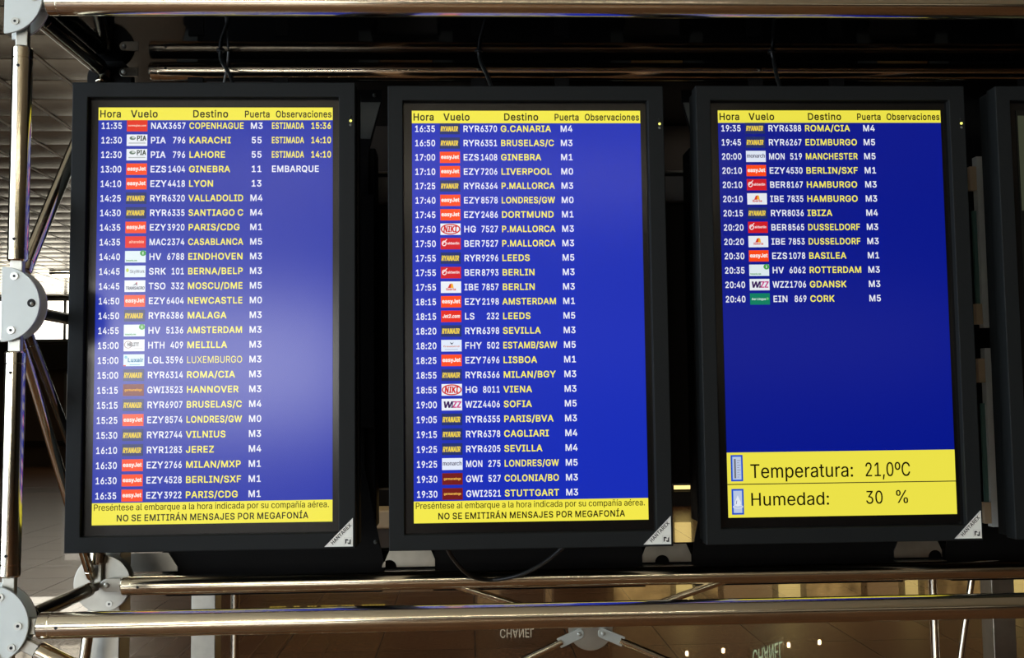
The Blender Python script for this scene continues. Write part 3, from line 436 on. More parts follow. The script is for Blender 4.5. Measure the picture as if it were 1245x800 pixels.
def wall(name, a, b_, material, label):
    m_ = MB(); m_.box(a, b_, material); return struct(m_.build(name), label)
def window(n, axis, pos, u0, u1, z0, z1, nu, nz, glow, label, out):
    """a glazed wall opening: frame and mullions in one mesh, the daylit glazing a child. axis 'x': the wall runs along y"""
    fr = MB(); d = .12
    def bx(ua, ub, za, zb, da, db, mb, mt):
        lo, hi = sorted((pos+da*out, pos+db*out))
        if axis == 'x': mb.box((lo, ua, za), (hi, ub, zb), mt)
        else: mb.box((ua, lo, za), (ub, hi, zb), mt)
    t = .07
    bx(u0-t, u1+t, z1, z1+t, -.02, d, fr, M['frame']); bx(u0-t, u1+t, z0-t, z0, -.02, d, fr, M['frame'])
    bx(u0-t, u0, z0, z1, -.02, d, fr, M['frame']); bx(u1, u1+t, z0, z1, -.02, d, fr, M['frame'])
    for i in range(1, nu): u = u0+(u1-u0)*i/nu; bx(u-.03, u+.03, z0, z1, -.02, d*.8, fr, M['frame'])
    for i in range(1, nz): z = z0+(z1-z0)*i/nz; bx(u0, u1, z-.03, z+.03, -.02, d*.8, fr, M['frame'])
    o = struct(fr.build('window_%d' % n), label)
    g = MB(); bx(u0, u1, z0, z1, .01, .03, g, glow); g.build('pane', o)
    return o
wall('wall_back', (HX0, HY1, 0), (HX1, HY1+.2, HZ), M['wall'], 'brown clad wall at the far end of the hall')
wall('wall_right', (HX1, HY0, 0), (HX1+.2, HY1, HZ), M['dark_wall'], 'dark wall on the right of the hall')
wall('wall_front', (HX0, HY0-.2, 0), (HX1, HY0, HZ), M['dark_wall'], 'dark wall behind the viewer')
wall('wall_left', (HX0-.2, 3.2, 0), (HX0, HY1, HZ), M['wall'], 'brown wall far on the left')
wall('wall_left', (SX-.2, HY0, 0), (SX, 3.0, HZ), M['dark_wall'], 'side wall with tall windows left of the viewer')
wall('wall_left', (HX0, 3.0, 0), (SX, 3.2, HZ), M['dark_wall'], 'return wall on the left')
window(1, 'y', HY1, -15.5, -8.3, 3.45, 4.5, 8, 1, M['day_far'], 'blazing high window band on the far wall', -1)
window(2, 'x', SX, -7.6, -4.4, .5, 4.2, 3, 2, M['day_side'], 'tall daylit window left of the viewer', 1)
window(3, 'x', SX, -3.6, -.4, .5, 4.2, 3, 2, M['day_side'], 'tall daylit window nearest the boards', 1)
window(4, 'y', HY0, -3.5, -1.0, 1.35, 3.1, 3, 1, M['day_behind'], 'daylit window on the wall behind the viewer', 1)
window(5, 'y', HY0, .4, 9.0, 2.0, 3.2, 8, 1, M['day_dim'], 'dim glazed strip on the wall behind the viewer', 1)
window(6, 'x', SX, -13.4, -8.4, 1.35, 3.1, 4, 1, M['day_behind'], 'daylit window far back on the side wall', 1)
window(7, 'y', HY1, -10.0, -6.2, .72, 2.5, 4, 1, M['glow_added'], 'added pale glowing pane low on the far wall, hidden by the boards', -1)  # added out of sight, its glow pales the floor reflection
# far wall: a dark beam under the window band and a plinth line
b = MB(); b.box((-15.9, 25.7, 2.62), (-4, 25.99, 3.30), M['beam']); struct(b.build('trim_1'), 'dark beam under the far window band')
b = MB(); b.box((-15.9, 25.9, .55), (-4, 25.99, .70), M['beam']); struct(b.build('trim_2'), 'dark rail low on the far wall')

# ------------------------------------------------------------------ the display stand: a space frame of steel tubes
YF, YB, YM, YR = -.20, .28, .55, 1.05          # front rails, rails behind the boards, middle rail, rear legs
ZT, ZBO, ZM, XE = 2.520, 1.1245, 1.829, 3.30   # top, bottom and middle height, right end
stand = thing('display_stand', 'polished steel tube space frame carrying the row of departure boards', 'display stand', (1.1, .3, 0))
def tube(name, p0, p1, r, g0=.0, g1=.0, material=None, lug0=True, lug1=True, holes=True, hn=(0, -1, 0), lugn=(0, 1, 0), **kw):
    """a tube between two joints: its ends stop g0 / g1 short of the joints and carry on as flat lugs"""
    material = material or M['chrome']
    p0, p1 = Vector(p0), Vector(p1); ax = (p1-p0).normalized(); L = (p1-p0).length
    a = p0+ax*g0; e = p1-ax*g1; l = (e-a).length; mb = MB(); rr = r*.93
    mb.lathe(a, e, [(0, r*.86), (.004, r), (.026, r), (.027, rr), (.0285, rr), (.0295, r), (l-.0295, r), (l-.0285, rr), (l-.027, rr), (l-.026, r), (l-.004, r), (l, r*.86)], material, 36)
    o = mb.build(name, stand, smooth=True, **kw)
    ln = Vector(lugn); side = ax.cross(ln).normalized(); ln = side.cross(ax).normalized()
    for on, g, q, sgn in ((lug0, g0, a, -1), (lug1, g1, e, 1)):
        if on and g > .005:
            k = MB(); k.obox(q+ax*(sgn*(g/2-.002)), ax, side, ln, g+.006, r*1.25, r*.7, M['zinc']); k.build('lug', o, bevel=.002)
    if holes:
        n = Vector(hn)-ax*ax.dot(Vector(hn)); n.normalize()
        for q in (a+ax*.048, e-ax*.048):
            k = MB(); k.cyl(q+n*(r-.001), q+n*(r+.0007), .0036, M['hole'], 12); k.build('screw_hole', o)
    return o
RR, RV, RB, XF, XB = .0283, .0221, .0246, -.102, -.084
# rails along the row
tube('rail', (-.1036, YF, ZT), (XE, YF, ZT), RR, .056, 0, lug1=False)
tube('rail', (-.1036, YF, ZBO), (XE, YF, ZBO), RR, .065, 0, lug1=False)
tube('rail', (XB, YB, ZT-.001), (XE, YB, ZT-.001), RB, .122, 0, lug0=False, lug1=False)
tube('rail', (XB, YB, ZBO+.001), (XE, YB, ZBO+.001), RB, .066, 0, lug0=False, lug1=False)
tube('rail', (-.02, YM, 1.155), (XE, YM, 1.155), .014, .0, 0, M['black_metal'], lug0=False, lug1=False, holes=False)
tube('rail', (XB, YB, .800), (XE, YB, .800), RB, .06, 0, lug0=False, lug1=False, holes=False)
# uprights of the left end, front plane
tube('upright', (-.1010, YF, ZM), (-.1004, YF, ZT), RV, .097, .104)
tube('upright', (-.1030, YF, ZBO), (-.1010, YF, ZM), RV, .106, .104)
tube('upright', (-.1047, YF, .0), (-.1040, YF, ZBO), RV, .0, .108)
tube('upright', (XB, YB, ZBO), (XB, YB, ZT), RV, .06, .03, holes=False)
# struts and braces of the left end, front plane to back plane
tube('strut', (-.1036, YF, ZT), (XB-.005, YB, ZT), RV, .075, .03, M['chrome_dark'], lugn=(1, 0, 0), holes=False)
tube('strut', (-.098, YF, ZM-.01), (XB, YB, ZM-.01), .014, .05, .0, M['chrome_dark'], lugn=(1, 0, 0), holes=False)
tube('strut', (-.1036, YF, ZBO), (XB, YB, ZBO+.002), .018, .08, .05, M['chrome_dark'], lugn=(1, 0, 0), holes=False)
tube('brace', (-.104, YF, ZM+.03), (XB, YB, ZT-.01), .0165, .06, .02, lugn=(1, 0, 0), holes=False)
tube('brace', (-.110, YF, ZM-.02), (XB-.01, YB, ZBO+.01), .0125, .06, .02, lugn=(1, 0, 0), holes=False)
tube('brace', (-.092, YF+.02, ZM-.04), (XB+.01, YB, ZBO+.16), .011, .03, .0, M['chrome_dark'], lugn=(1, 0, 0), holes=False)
# front plane brace running down from the bottom left joint, slim leg tube behind it
tube('brace', (-.119, YF, ZBO-.012), (.598, YF, .737), RV, .089, 0, lug1=False)
tube('brace', (-.094, YB, ZBO-.04), (-.215, YB-.06, .0), .0140, .03, 0, lug0=False, lug1=False, holes=False)
# joints: two half-round plates with the lugs between them
def joint(cx, y, cz, r, bolts, material, full=False, gap=.017):
    mb = MB(); t = .006
    out = arc(cx, cz, r, 0, 360, 48)[:-1] if full else arc(cx, cz, r, -90, 90, 32)
    for yy in (y-gap-t, y+gap): mb.prism(out, yy, yy+t, material)
    o = mb.build('joint_plate', stand, bevel=.0012)
    for bx_, bz, br in bolts:
        k = MB(); q = Vector((cx+bx_, y-gap-t, cz+bz))
        if br < .008: k.cyl(q+Vector((0, .001, 0)), q-Vector((0, .0022, 0)), .0085, M['washer'], 20)
        k.cyl(q, q-Vector((0, .0028 if br < .008 else .0006, 0)), br, M['hole'], 16)
        if br >= .008: k.cyl(q, q-Vector((-.003, .0035, .004)), br*.35, M['washer'], 12)
        k.build('bolt', o)
    return o
joint(-.1337, YF, 2.5245, .0836, [(.025, -.056, .0030), (.066, -.001, .0048)], M['white_metal'])
joint(-.1253, YF, 1.8287, .0836, [(.028, .062, .0030), (.066, .002, .0092), (.023, -.058, .0030)], M['white_metal'])
joint(-.1350, YF, 1.1323, .0836, [(.022, .059, .0034), (.062, -.003, .0034), (.049, -.049, .0034), (.018, -.068, .0034)], M['white_metal'])
joint(-.075, YB+.03, 1.1300, .075, [(.02, -.053, .0030)], M['zinc'], full=True, gap=.012)
joint(-.075, YB+.02, 2.500, .060, [], M['black_metal'], full=True, gap=.010)  # black instead of steel: shade under the canopy put into the colour
# clevis ends of the rails behind the boards
def clevis(p, d, L, wd, material, nut=.006, th=.006, parent=stand):
    p = Vector(p); d = Vector(d).normalized(); s_ = Vector((0, 1, 0)); n = d.cross(s_)
    mb = MB(); pts = []
    for i in range(9):
        a = math.radians(90+180*i/8); pts.append((math.cos(a)*wd/2, math.sin(a)*wd/2))
    pts = [(L, wd/2)]+pts+[(L, -wd/2)]
    k = len(pts); vs = []
    for o_ in (-th/2, th/2):
        for u, v_ in pts: vs.append(p+d*u+n*v_+s_*o_)
    mb.add(vs, [tuple(range(k)), tuple(range(2*k-1, k-1, -1))]+[(i, i+k, (i+1) % k+k, (i+1) % k) for i in range(k)], material)
    o = mb.build('clevis', parent, bevel=.001)
    kk = MB(); kk.lathe(p-s_*(th/2), p-s_*(th/2+.006), [(0, nut), (.004, nut*.95), (.006, nut*.55)], M['washer'], 14); kk.build('bolt', o, smooth=True)
    return o
clevis((-.0535, YB-.012, 1.130), (1, 0, 0), .036, .034, M['zinc'], .0075)
clevis((-.0300, YB-.010, 2.5125), (1, 0, 0), .038, .026, M['chrome_dark'], .0062)  # darkened steel, the canopy's shade is in the colour
PITCH = .7695
# X bracing hung from the lower rail, around a round centre plate
CX, CZ = 1.2266, .991
mb = MB(); mb.prism(arc(CX, CZ, .060, 0, 360, 40)[:-1], YB-.004, YB+.004, M['zinc']); hub = mb.build('brace_hub', stand, bevel=.001)
for sx, sz, ex, ez in ((-1, 1, .830, 1.122), (1, 1, 1.632, 1.122), (-1, -1, .830, .815), (1, -1, 1.632, .815)):
    q = Vector((CX+sx*.032, YB-.010, CZ+sz*(.013))); e = Vector((ex, YB-.004, ez)); d = (e-q).normalized()
    clevis(q, d, .060, .027, M['grey_plate'], .0052, parent=hub)
    mb = MB(); mb.lathe(q+d*.050, e, [(0, .0085), (.02, .0095), ((e-q).length-.050, .0095)], M['chrome'], 20); mb.build('brace', stand, smooth=True)
# posts and slim round legs down to the floor, a row at the front joints and a row at the rear
def post(x, y, z1, wd, material):
    mb = MB(); mb.box((x-wd/2, y-wd/2, 0), (x+wd/2, y+wd/2, z1), material); mb.box((x-wd*.8, y-wd*.8, 0), (x+wd*.8, y+wd*.8, .012), material)
    return mb.build('post', stand, bevel=.003)
post(-.0865, YB+.105, 1.24, .087, M['zinc'])
post(.001, YR+.04, 1.24, .082, M['zinc'])
post(2.765, YR+.04, 1.24, .082, M['zinc'])
for x in (.107, 2.516): tube('round_leg', (x, YR, .0), (x, YR, 1.24), .0145, holes=False, lug0=False, lug1=False)
tube('brace', (2.672, YR, 1.05), (2.49, YR, .10), .0115, 0, 0, M['chrome'], lug0=False, lug1=False, holes=False)
# black arms that hold each board to the rails behind it
for k in range(4):
    for dx in (.17, .40):
        q = PITCH*k+dx; mb = MB(); mb.box((q-.02, YB-.038, 1.30), (q+.02, YB-.026, ZT-.03), M['black_metal']); mb.box((q-.016, .074, 1.55), (q+.016, YB-.030, 1.60), M['black_metal']); mb.box((q-.016, .074, 2.05), (q+.016, YB-.030, 2.10), M['black_metal'])
        mb.build('mounting_arm', stand)
# glossy black canopy lying on the top rails
mb = MB(); mb.box((-.155, YF-.012, ZT+.0285), (XE, 1.15, ZT+.047), M['gloss_black']); mb.build('canopy_panel', stand)
# backing board between the two rows of boards, with bright edge trims
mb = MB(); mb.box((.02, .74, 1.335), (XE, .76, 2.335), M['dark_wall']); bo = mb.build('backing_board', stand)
for z in (1.333, 2.337):
    mb = MB(); mb.box((.02, .728, z-.003), (XE, .74, z+.003), M['zinc']); mb.build('edge_trim', bo)
mb = MB(); mb.box((.02, .70, 2.235), (XE, .739, 2.315), M['frame']); mb.build('cable_duct', bo)
mb = MB(); mb.box((.02, .95, 2.33), (XE, .97, ZT+.028), M['wall']); mb.build('upper_board', stand)
mb = MB(); mb.box((.0, .575, 1.05), (XE, .585, 1.172), M['black_metal']); mb.build('skirt', stand)
# galvanised mounting brackets with half-round cut-outs, between the units that face away
for k, hx in enumerate((-.30, -.42, -.10, .36)):
    x0 = (-.0765, .6595, 1.4075, 2.1545)[k]; wd = .143; xc = x0+wd/2; z0 = 1.128; h = .052
    pts = [(x0, z0), (xc+hx*wd-.021, z0)]+arc(xc+hx*wd, z0, .021, 180, 0, 12)[1:-1]+[(xc+hx*wd+.021, z0), (x0+wd, z0), (x0+wd, z0+.02), (x0+wd-.014, z0+h), (x0+.014, z0+h), (x0, z0+.02)]
    if k == 0: pts = [(x0+.0, z0), (x0+wd, z0), (x0+wd, z0+.012), (x0+wd-.026, z0+h), (x0, z0+h)]
    mb = MB(); mb.prism(pts, YM-.056, YM-.051, M['zinc']); mb.box((x0, YM-.085, z0-.010), (x0+wd, YM-.051, z0-.006), M['zinc'])
    mb.build('mounting_bracket', stand)
# two upright galvanised channels with green glass edges, right of the third board
for z0, z1 in ((1.80, 2.306), (1.225, 1.74)):
    mb = MB(); mb.box((2.405, .40, z0), (2.432, .425, z1), M['white_metal']); ch = mb.build('channel', stand, bevel=.001)
    mb = MB(); mb.box((2.393, .41, z0+.06), (2.404, .42, z1-.16), M['glass_green']); mb.build('glass_edge', ch)
    
    for za, zb in ((z1-.10, z1-.03), (z0+.01, z0+.07)): mb = MB(); mb.box((2.385, .40, za), (2.404, .42, zb), M['beige']); mb.build('clip', ch)

# ------------------------------------------------------------------ units that face away, seen from behind between the boards
where = ['behind the leftmost departure board', 'behind the middle departure board', 'behind the board with the temperature panel', 'behind the cut off board at the right edge']
for k in range(4):
    x0 = .0402+.7575*k; x1 = x0+.613
    t = thing('rear_display', 'black back of a display facing away, '+where[k], 'display', ((x0+x1)/2, .6, 1.1), 'displays facing away')
    mb = MB(); w_ = .055
    pts = [(x0, 1.06), (x1, 1.06), (x1, 1.150), (x1-w_, 1.42), (x1-.040, 2.345), (x1, 2.50), (x1, 2.535), (x0, 2.535), (x0, 2.50), (x0+.040, 2.345), (x0+w_, 1.42), (x0, 1.150)]
    mb.prism(pts, .500, .506, M['black_metal']); cr = mb.build('cradle_plate', t)
    mb = MB(); mb.box((x0, .47, 1.062), (x1, .4995, 1.085), M['black_metal']); mb.build('cradle_lip', t, bevel=.002)
    mb = MB(); mb.box((x0+.05, .43, 1.53), (x1-.015, .4995, 2.205), M['black_metal']); mb.build('back_box', t, bevel=.004)
    mb = MB(); mb.box((x0+.02, .507, 1.24), (x1-.02, .60, 2.36), M['black_metal']); mb.build('housing', t, bevel=.004)
    for z in (1.20, 2.518):
        mb = MB(); mb.lathe((x1-.022, .4995, z), (x1-.022, .4925, z), [(0, .006), (.004, .006), (.007, .003)], M['dark_plate'], 12); mb.build('bolt', t)
    for xa, sg in ((x1, -1), (x0, 1)):
        g_ = [(xa+sg*.068, 2.385), (xa+sg*.034, 2.385), (xa+sg*.004, 2.495), (xa+sg*.068, 2.495)]
        mb = MB(); mb.prism(g_ if sg < 0 else g_[::-1], .4935, .4995, M['dark_plate']); mb.build('gusset', t)

# ------------------------------------------------------------------ what the boards say
BOARD1 = """11:35 nax NAX 3657 COPENHAGUE|M3|ESTIMADA|15:36
12:30 pia PIA 796 KARACHI|55|ESTIMADA|14:10
12:30 pia PIA 796 LAHORE|55|ESTIMADA|14:10
13:00 easy EZS 1404 GINEBRA|11|EMBARQUE
14:10 easy EZY 4418 LYON|13
14:25 ryan RYR 6320 VALLADOLID|M4
14:30 ryan RYR 6335 SANTIAGO C|M4
14:35 easy EZY 3920 PARIS/CDG|M1
14:35 mac MAC 2374 CASABLANCA|M5
14:40 hv HV 6788 EINDHOVEN|M3
14:45 srk SRK 101 BERNA/BELP|M3
14:45 tso TSO 332 MOSCU/DME|M5
14:50 easy EZY 6404 NEWCASTLE|M0
14:50 ryan RYR 6386 MALAGA|M3
14:55 hv HV 5136 AMSTERDAM|M3
15:00 hth HTH 409 MELILLA|M3
15:00 lgl LGL 3596 LUXEMBURGO|M3
15:00 ryan RYR 6314 ROMA/CIA|M3
15:15 gwi GWI 3523 HANNOVER|M3
15:15 ryan RYR 6907 BRUSELAS/C|M4
15:25 easy EZY 8574 LONDRES/GW|M0
15:30 ryan RYR 2744 VILNIUS|M3
16:10 ryan RYR 1283 JEREZ|M4
16:30 easy EZY 2766 MILAN/MXP|M1
16:30 easy EZY 4528 BERLIN/SXF|M1
16:35 easy EZY 3922 PARIS/CDG|M1"""
BOARD2 = """16:35 ryan RYR 6370 G.CANARIA|M4
16:50 ryan RYR 6351 BRUSELAS/C|M3
17:00 easy EZS 1408 GINEBRA|M1
17:10 easy EZY 7206 LIVERPOOL|M0
17:25 ryan RYR 6364 P.MALLORCA|M3
17:40 easy EZY 8578 LONDRES/GW|M0
17:45 easy EZY 2486 DORTMUND|M1
17:50 niki HG 7527 P.MALLORCA|M3
17:50 ber BER 7527 P.MALLORCA|M3
17:55 ryan RYR 9296 LEEDS|M5
17:55 ber BER 8793 BERLIN|M3
17:55 ibe IBE 7857 BERLIN|M3
18:15 easy EZY 2198 AMSTERDAM|M1
18:15 jet LS 232 LEEDS|M5
18:20 ryan RYR 6398 SEVILLA|M3
18:20 fhy FHY 502 ESTAMB/SAW|M5
18:25 easy EZY 7696 LISBOA|M1
18:55 ryan RYR 6366 MILAN/BGY|M3
18:55 niki HG 8011 VIENA|M3
19:00 wizz WZZ 4406 SOFIA|M5
19:05 ryan RYR 6355 PARIS/BVA|M3
19:15 ryan RYR 6378 CAGLIARI|M4
19:25 ryan RYR 6205 SEVILLA|M4
19:25 mon MON 275 LONDRES/GW|M5
19:30 gwi GWI 527 COLONIA/BO|M3
19:30 gwi GWI 2521 STUTTGART|M3"""
BOARD3 = """19:35 ryan RYR 6388 ROMA/CIA|M4
19:45 ryan RYR 6267 EDIMBURGO|M5
20:00 mon MON 519 MANCHESTER|M5
20:10 easy EZY 4530 BERLIN/SXF|M1
20:10 ber BER 8167 HAMBURGO|M3
20:10 ibe IBE 7835 HAMBURGO|M3
20:15 ryan RYR 8036 IBIZA|M4
20:20 ber BER 8565 DUSSELDORF|M3
20:20 ibe IBE 7853 DUSSELDORF|M3
20:30 easy EZS 1078 BASILEA|M1
20:35 hv HV 6062 ROTTERDAM|M3
20:40 wizz WZZ 1706 GDANSK|M3
20:40 ein EIN 869 CORK|M5"""
def logo(kind, x, z, y, k, parent):
    """one airline's little picture: ground in the lower left corner x, z"""
    W_, H_ = .050, .0285; mb = MB(); e = y-.0004; e2 = y-.0006
    def rect(c, x0=0, z0=0, x1=1, z1=1, yy=y): mb.add([(x+W_*x0, yy, z+H_*z0), (x+W_*x1, yy, z+H_*z0), (x+W_*x1, yy, z+H_*z1), (x+W_*x0, yy, z+H_*z1)], [(0, 1, 2, 3)], pix(c, k))
    def poly(c, pts, yy=e): mb.add([(x+W_*a, yy, z+H_*b_) for a, b_ in pts], [tuple(range(len(pts)))], pix(c, k))
    def tx(t, c, cx, z0, cap, width, wt='B', shear=0): put_text(mb, t, x+W_*cx, z+H_*z0, H_*cap, pix(c, k), wt, width=W_*width, align='c', shear=shear, y=e2, heavy=.035)
    def ring(c, cx, cz, rx, rz, t, n=36, yy=e):
        vs, fs = [], []
        for i in range(n):
            a = 2*math.pi*i/n
            vs += [(x+W_*(cx+rx*math.cos(a)), yy, z+H_*(cz+rz*math.sin(a))), (x+W_*(cx+(rx-t)*math.cos(a)), yy, z+H_*(cz+(rz-t*1.6)*math.sin(a)))]
        for i in range(n): j = (i+1) % n; fs.append((2*i, 2*j, 2*j+1, 2*i+1))
        mb.add(vs, fs, pix(c, k))
    disc = lambda c, cx, cz, rx, rz, yy=e: poly(c, [(cx+rx*math.cos(2*math.pi*i/24), cz+rz*math.sin(2*math.pi*i/24)) for i in range(24)], yy)
    Wh = (236, 240, 246)
    if kind == 'easy': rect((255, 72, 14)); tx('easyJet', (255, 240, 232), .5, .36, .36, .90)
    elif kind == 'ryan': rect((26, 42, 104)); tx('RYANAIR', (238, 208, 74), .46, .26, .46, .86, shear=.22)
    elif kind == 'pia':
        rect(Wh); tx('PIA', (60, 72, 60), .72, .46, .44, .46); disc((96, 120, 104), .29, .68, .15, .16); disc((206, 214, 208), .33, .72, .08, .08, e2)
        rect((176, 182, 186), .1, .20, .92, .29, e); rect((206, 212, 216), .5, .36, .9, .41, e)
    elif kind == 'nax': rect((226, 44, 18)); tx('norwegian.com', (246, 196, 176), .5, .44, .16, .88)
    elif kind == 'mac': rect((232, 36, 20)); tx('airarabia', (250, 190, 170), .54, .40, .24, .72, shear=.2)
    elif kind == 'hv': rect((226, 240, 244)); disc((72, 164, 76), .87, .80, .15, .24); rect((226, 240, 226), .85, .68, .89, .92, e2); tx('transavia.com', (110, 168, 110), .32, .10, .16, .54)
    elif kind == 'srk': rect((226, 238, 246)); disc((198, 214, 96), .13, .60, .07, .16); tx('SkyWork', (146, 152, 160), .60, .36, .28, .72, 'R')
    elif kind == 'tso': rect(Wh); poly((120, 126, 140), [(.38, .52), (.58, .82), (.60, .52), (.54, .62)]); poly((206, 60, 60), [(.55, .80), (.60, .86), (.62, .56)]); tx('TRANSAERO', (110, 116, 128), .5, .20, .27, .92, shear=.2)
    elif kind == 'hth': rect(Wh); ring((170, 150, 150), .22, .56, .20, .32, .04); tx('HELITT', (90, 90, 92), .46, .42, .32, .56); rect((196, 196, 198), .5, .22, .9, .26, e)
    elif kind == 'lgl': rect((214, 234, 244)); disc((120, 190, 214), .12, .76, .07, .12); tx('Luxair', (96, 146, 178), .58, .34, .36, .76); rect((206, 60, 60), 0, 0, .12, .10, e); rect((110, 178, 210), .3, .08, .8, .14, e)
    elif kind == 'gwi': rect((112, 18, 20)); tx('germanwings', (240, 180, 80), .5, .42, .20, .84)
    elif kind == 'niki': rect(Wh); ring((206, 28, 30), .5, .5, .49, .47, .065); tx('NIKI', (206, 28, 30), .47, .23, .56, .68, shear=.18)
    elif kind == 'ber': rect((208, 22, 36)); ring((250, 226, 226), .18, .52, .12, .24, .05); poly((250, 226, 226), [(.08, .5), (.30, .9), (.33, .86), (.13, .46)], e2); tx('airberlin', (250, 214, 214), .63, .42, .22, .60)
    elif kind == 'ibe': rect(Wh); poly((214, 40, 30), [(.34, .42), (.44, .78), (.52, .80), (.48, .42)]); poly((246, 176, 40), [(.48, .42), (.52, .84), (.60, .76), (.63, .42)]); tx('iberia', (206, 50, 40), .5, .22, .20, .50)
    elif kind == 'jet': rect((228, 34, 14)); tx('Jet2.com', (255, 232, 226), .5, .36, .32, .86, shear=.2)
    elif kind == 'fhy': rect((224, 234, 250)); poly((60, 70, 84), [(.48, .62), (.42, .82), (.52, .70), (.62, .80), (.54, .60)]); tx('freebird', (206, 130, 110), .5, .36, .15, .80); rect((176, 186, 206), .18, .14, .82, .20, e)
    elif kind == 'wizz': rect(Wh); tx('W', (60, 30, 88), .28, .22, .56, .44, shear=.15); tx('I', (60, 30, 88), .51, .22, .56, .12, shear=.15); tx('ZZ', (200, 40, 128), .73, .22, .56, .42, shear=.15)
    elif kind == 'mon': rect((228, 236, 252)); tx('monarch', (66, 62, 92), .5, .38, .36, .94, 'R')
    elif kind == 'ein': rect((0, 128, 98)); tx('Aer Lingus', (196, 232, 220), .44, .40, .20, .72); disc((96, 200, 110), .88, .52, .06, .12)
    mb.build('airline_logo', parent)

# ------------------------------------------------------------------ the departure boards
SW, SH, CODEW = .573, 1.0187, .0425
def frame_ring(mb, o, i, y0, y1, material):
    """rectangular frame, outer / inner given as x0 z0 x1 z1"""
    O = [(o[0], o[1]), (o[2], o[1]), (o[2], o[3]), (o[0], o[3])]; I = [(i[0], i[1]), (i[2], i[1]), (i[2], i[3]), (i[0], i[3])]
    vs = [(x, y, z) for y in (y0, y1) for r_ in (O, I) for x, z in r_]
    fs = []
    for a in range(4):
        c = (a+1) % 4
        fs += [(a, c, c+4, a+4), (8+a, 12+a, 12+c, 8+c), (a, 8+a, 8+c, c), (4+a, 4+c, 12+c, 12+a)]
    mb.add(vs, fs, material)
def board(X, Z, label, blue, k, rows, kind):
    y = 0.0; t = thing('departure_board', label, 'departure board', (X+SW/2, .05, Z-.065), 'departure boards in a row')
    ob = (X-.0590, Z-.0635, X+.6300, Z+1.0780); ib = (X-.0215, Z-.0260, X+.5895, Z+1.0410)
    mb = MB(); frame_ring(mb, ob, ib, y-.015, y+.030, M['bezel']); mb.build('bezel', t, bevel=.0022)
    mb = MB(); frame_ring(mb, (ob[0]+.0035, ob[1]+.004, ob[2]+.004, ob[3]-.004), (ob[0]+.02, ob[1]+.02, ob[2]-.02, ob[3]-.02), y+.0302, y+.075, M['bezel']); mb.build('side_rim', t, bevel=.002)
    mb = MB(); mb.box((ob[0]+.022, y+.020, ob[1]+.022), (ob[2]-.022, y+.073, ob[3]-.022), M['black_metal']); mb.build('back_cover', t)
    mb = MB(); mb.box((ib[0]-.004, y+.0015, ib[1]-.004), (ib[2]+.004, y+.018, ib[3]+.004), M['border']); gl = mb.build('glass_panel', t)
    # three status dots and the corner badge
    for dz, m_ in ((1.0005, M['hole']), (.9892, M['led']), (.9790, M['led_off'])):
        mb = MB(); q = Vector((X+.6190, y-.015, Z+dz-.008)); mb.lathe(q, q-Vector((0, .0025, 0)), [(0, .0034), (.0018, .0030), (.0025, .0012)], m_, 14); mb.build('status_light', t, smooth=True)
    bx1, bz0, bs = X+.6240, Z-.0580, .0670
    mb = MB(); mb.prism([(bx1-bs, bz0), (bx1, bz0), (bx1, bz0+bs)], y-.0185, y-.0152, M['badge']); bd = mb.build('brand_badge', t)
    mb = MB(); s2 = math.sqrt(.5)
    mb.add([(bx1-bs-.001, y-.019, bz0), (bx1-bs+.003, y-.019, bz0), (bx1, y-.019, bz0+bs-.003), (bx1, y-.019, bz0+bs+.001)], [(0, 1, 2, 3)], M['badge_edge']); mb.build('bright_edge', bd)
    mb = MB()
    fr = lambda u, yy, v_: (bx1-bs+.0185+s2*(u-v_), yy, bz0+.0035+s2*(u+v_))
    put_text(mb, 'HANTAREX', .001, 0, .0090, M['badge_ink'], 'B', width=.064, y=y-.0191, frame=fr)
    cx, cz, q = bx1-.0118, bz0+.0118, .0085          # two facing corner marks in a thin square
    for sg in (1, -1):
        pts = [(-.80, -.75), (-.42, -.35), (-.42, .28), (.20, .28), (-.12, .72), (-.80, .72)]
        mb.add([(cx+sg*q*a, y-.0191, cz+sg*q*b_) for a, b_ in pts], [tuple(range(6))], M['badge_ink'])
    for a0, b0, a1, b1 in ((-1.12, -1.12, -1.06, 1.12), (1.06, -1.12, 1.12, 1.12), (-1.12, 1.06, 1.12, 1.12)):
        mb.add([(cx+q*a0, y-.0189, cz+q*b0), (cx+q*a1, y-.0189, cz+q*b0), (cx+q*a1, y-.0189, cz+q*b1), (cx+q*a0, y-.0189, cz+q*b1)], [(0, 1, 2, 3)], M['washer'])
    mb.build('lettering', bd)
    # the lit picture
    mb = MB(); mb.add([(X, y, Z), (X+SW, y, Z), (X+SW, y, Z+SH), (X, y, Z+SH)], [(0, 1, 2, 3)], pix(blue, k)); sc = mb.build('screen', t)
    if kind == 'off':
        mb = MB(); mb.add([(X+.004, y-.0004, Z+.76), (X+SW-.004, y-.0004, Z+.76), (X+SW-.004, y-.0004, Z+1.005), (X+.004, y-.0004, Z+1.005)], [(0, 1, 2, 3)], pix((62, 66, 50), .8)); mb.build('painted_reflection', sc); return t  # pale reflection on the dark glass, painted as a glowing patch
    ty, bl = y-.0008, y-.0004
    Y_, INK, WH, YE = pix((243, 232, 74), k), pix((26, 23, 5), k), pix((233, 235, 246), k), pix((250, 238, 92), k)
    bar = lambda z0, z1, m_, name: (lambda q: (q.add([(X, bl, Z+z0), (X+SW, bl, Z+z0), (X+SW, bl, Z+z1), (X, bl, Z+z1)], [(0, 1, 2, 3)], m_), q)[1])(MB())
    mb = bar(.9868, SH, Y_, 'h')
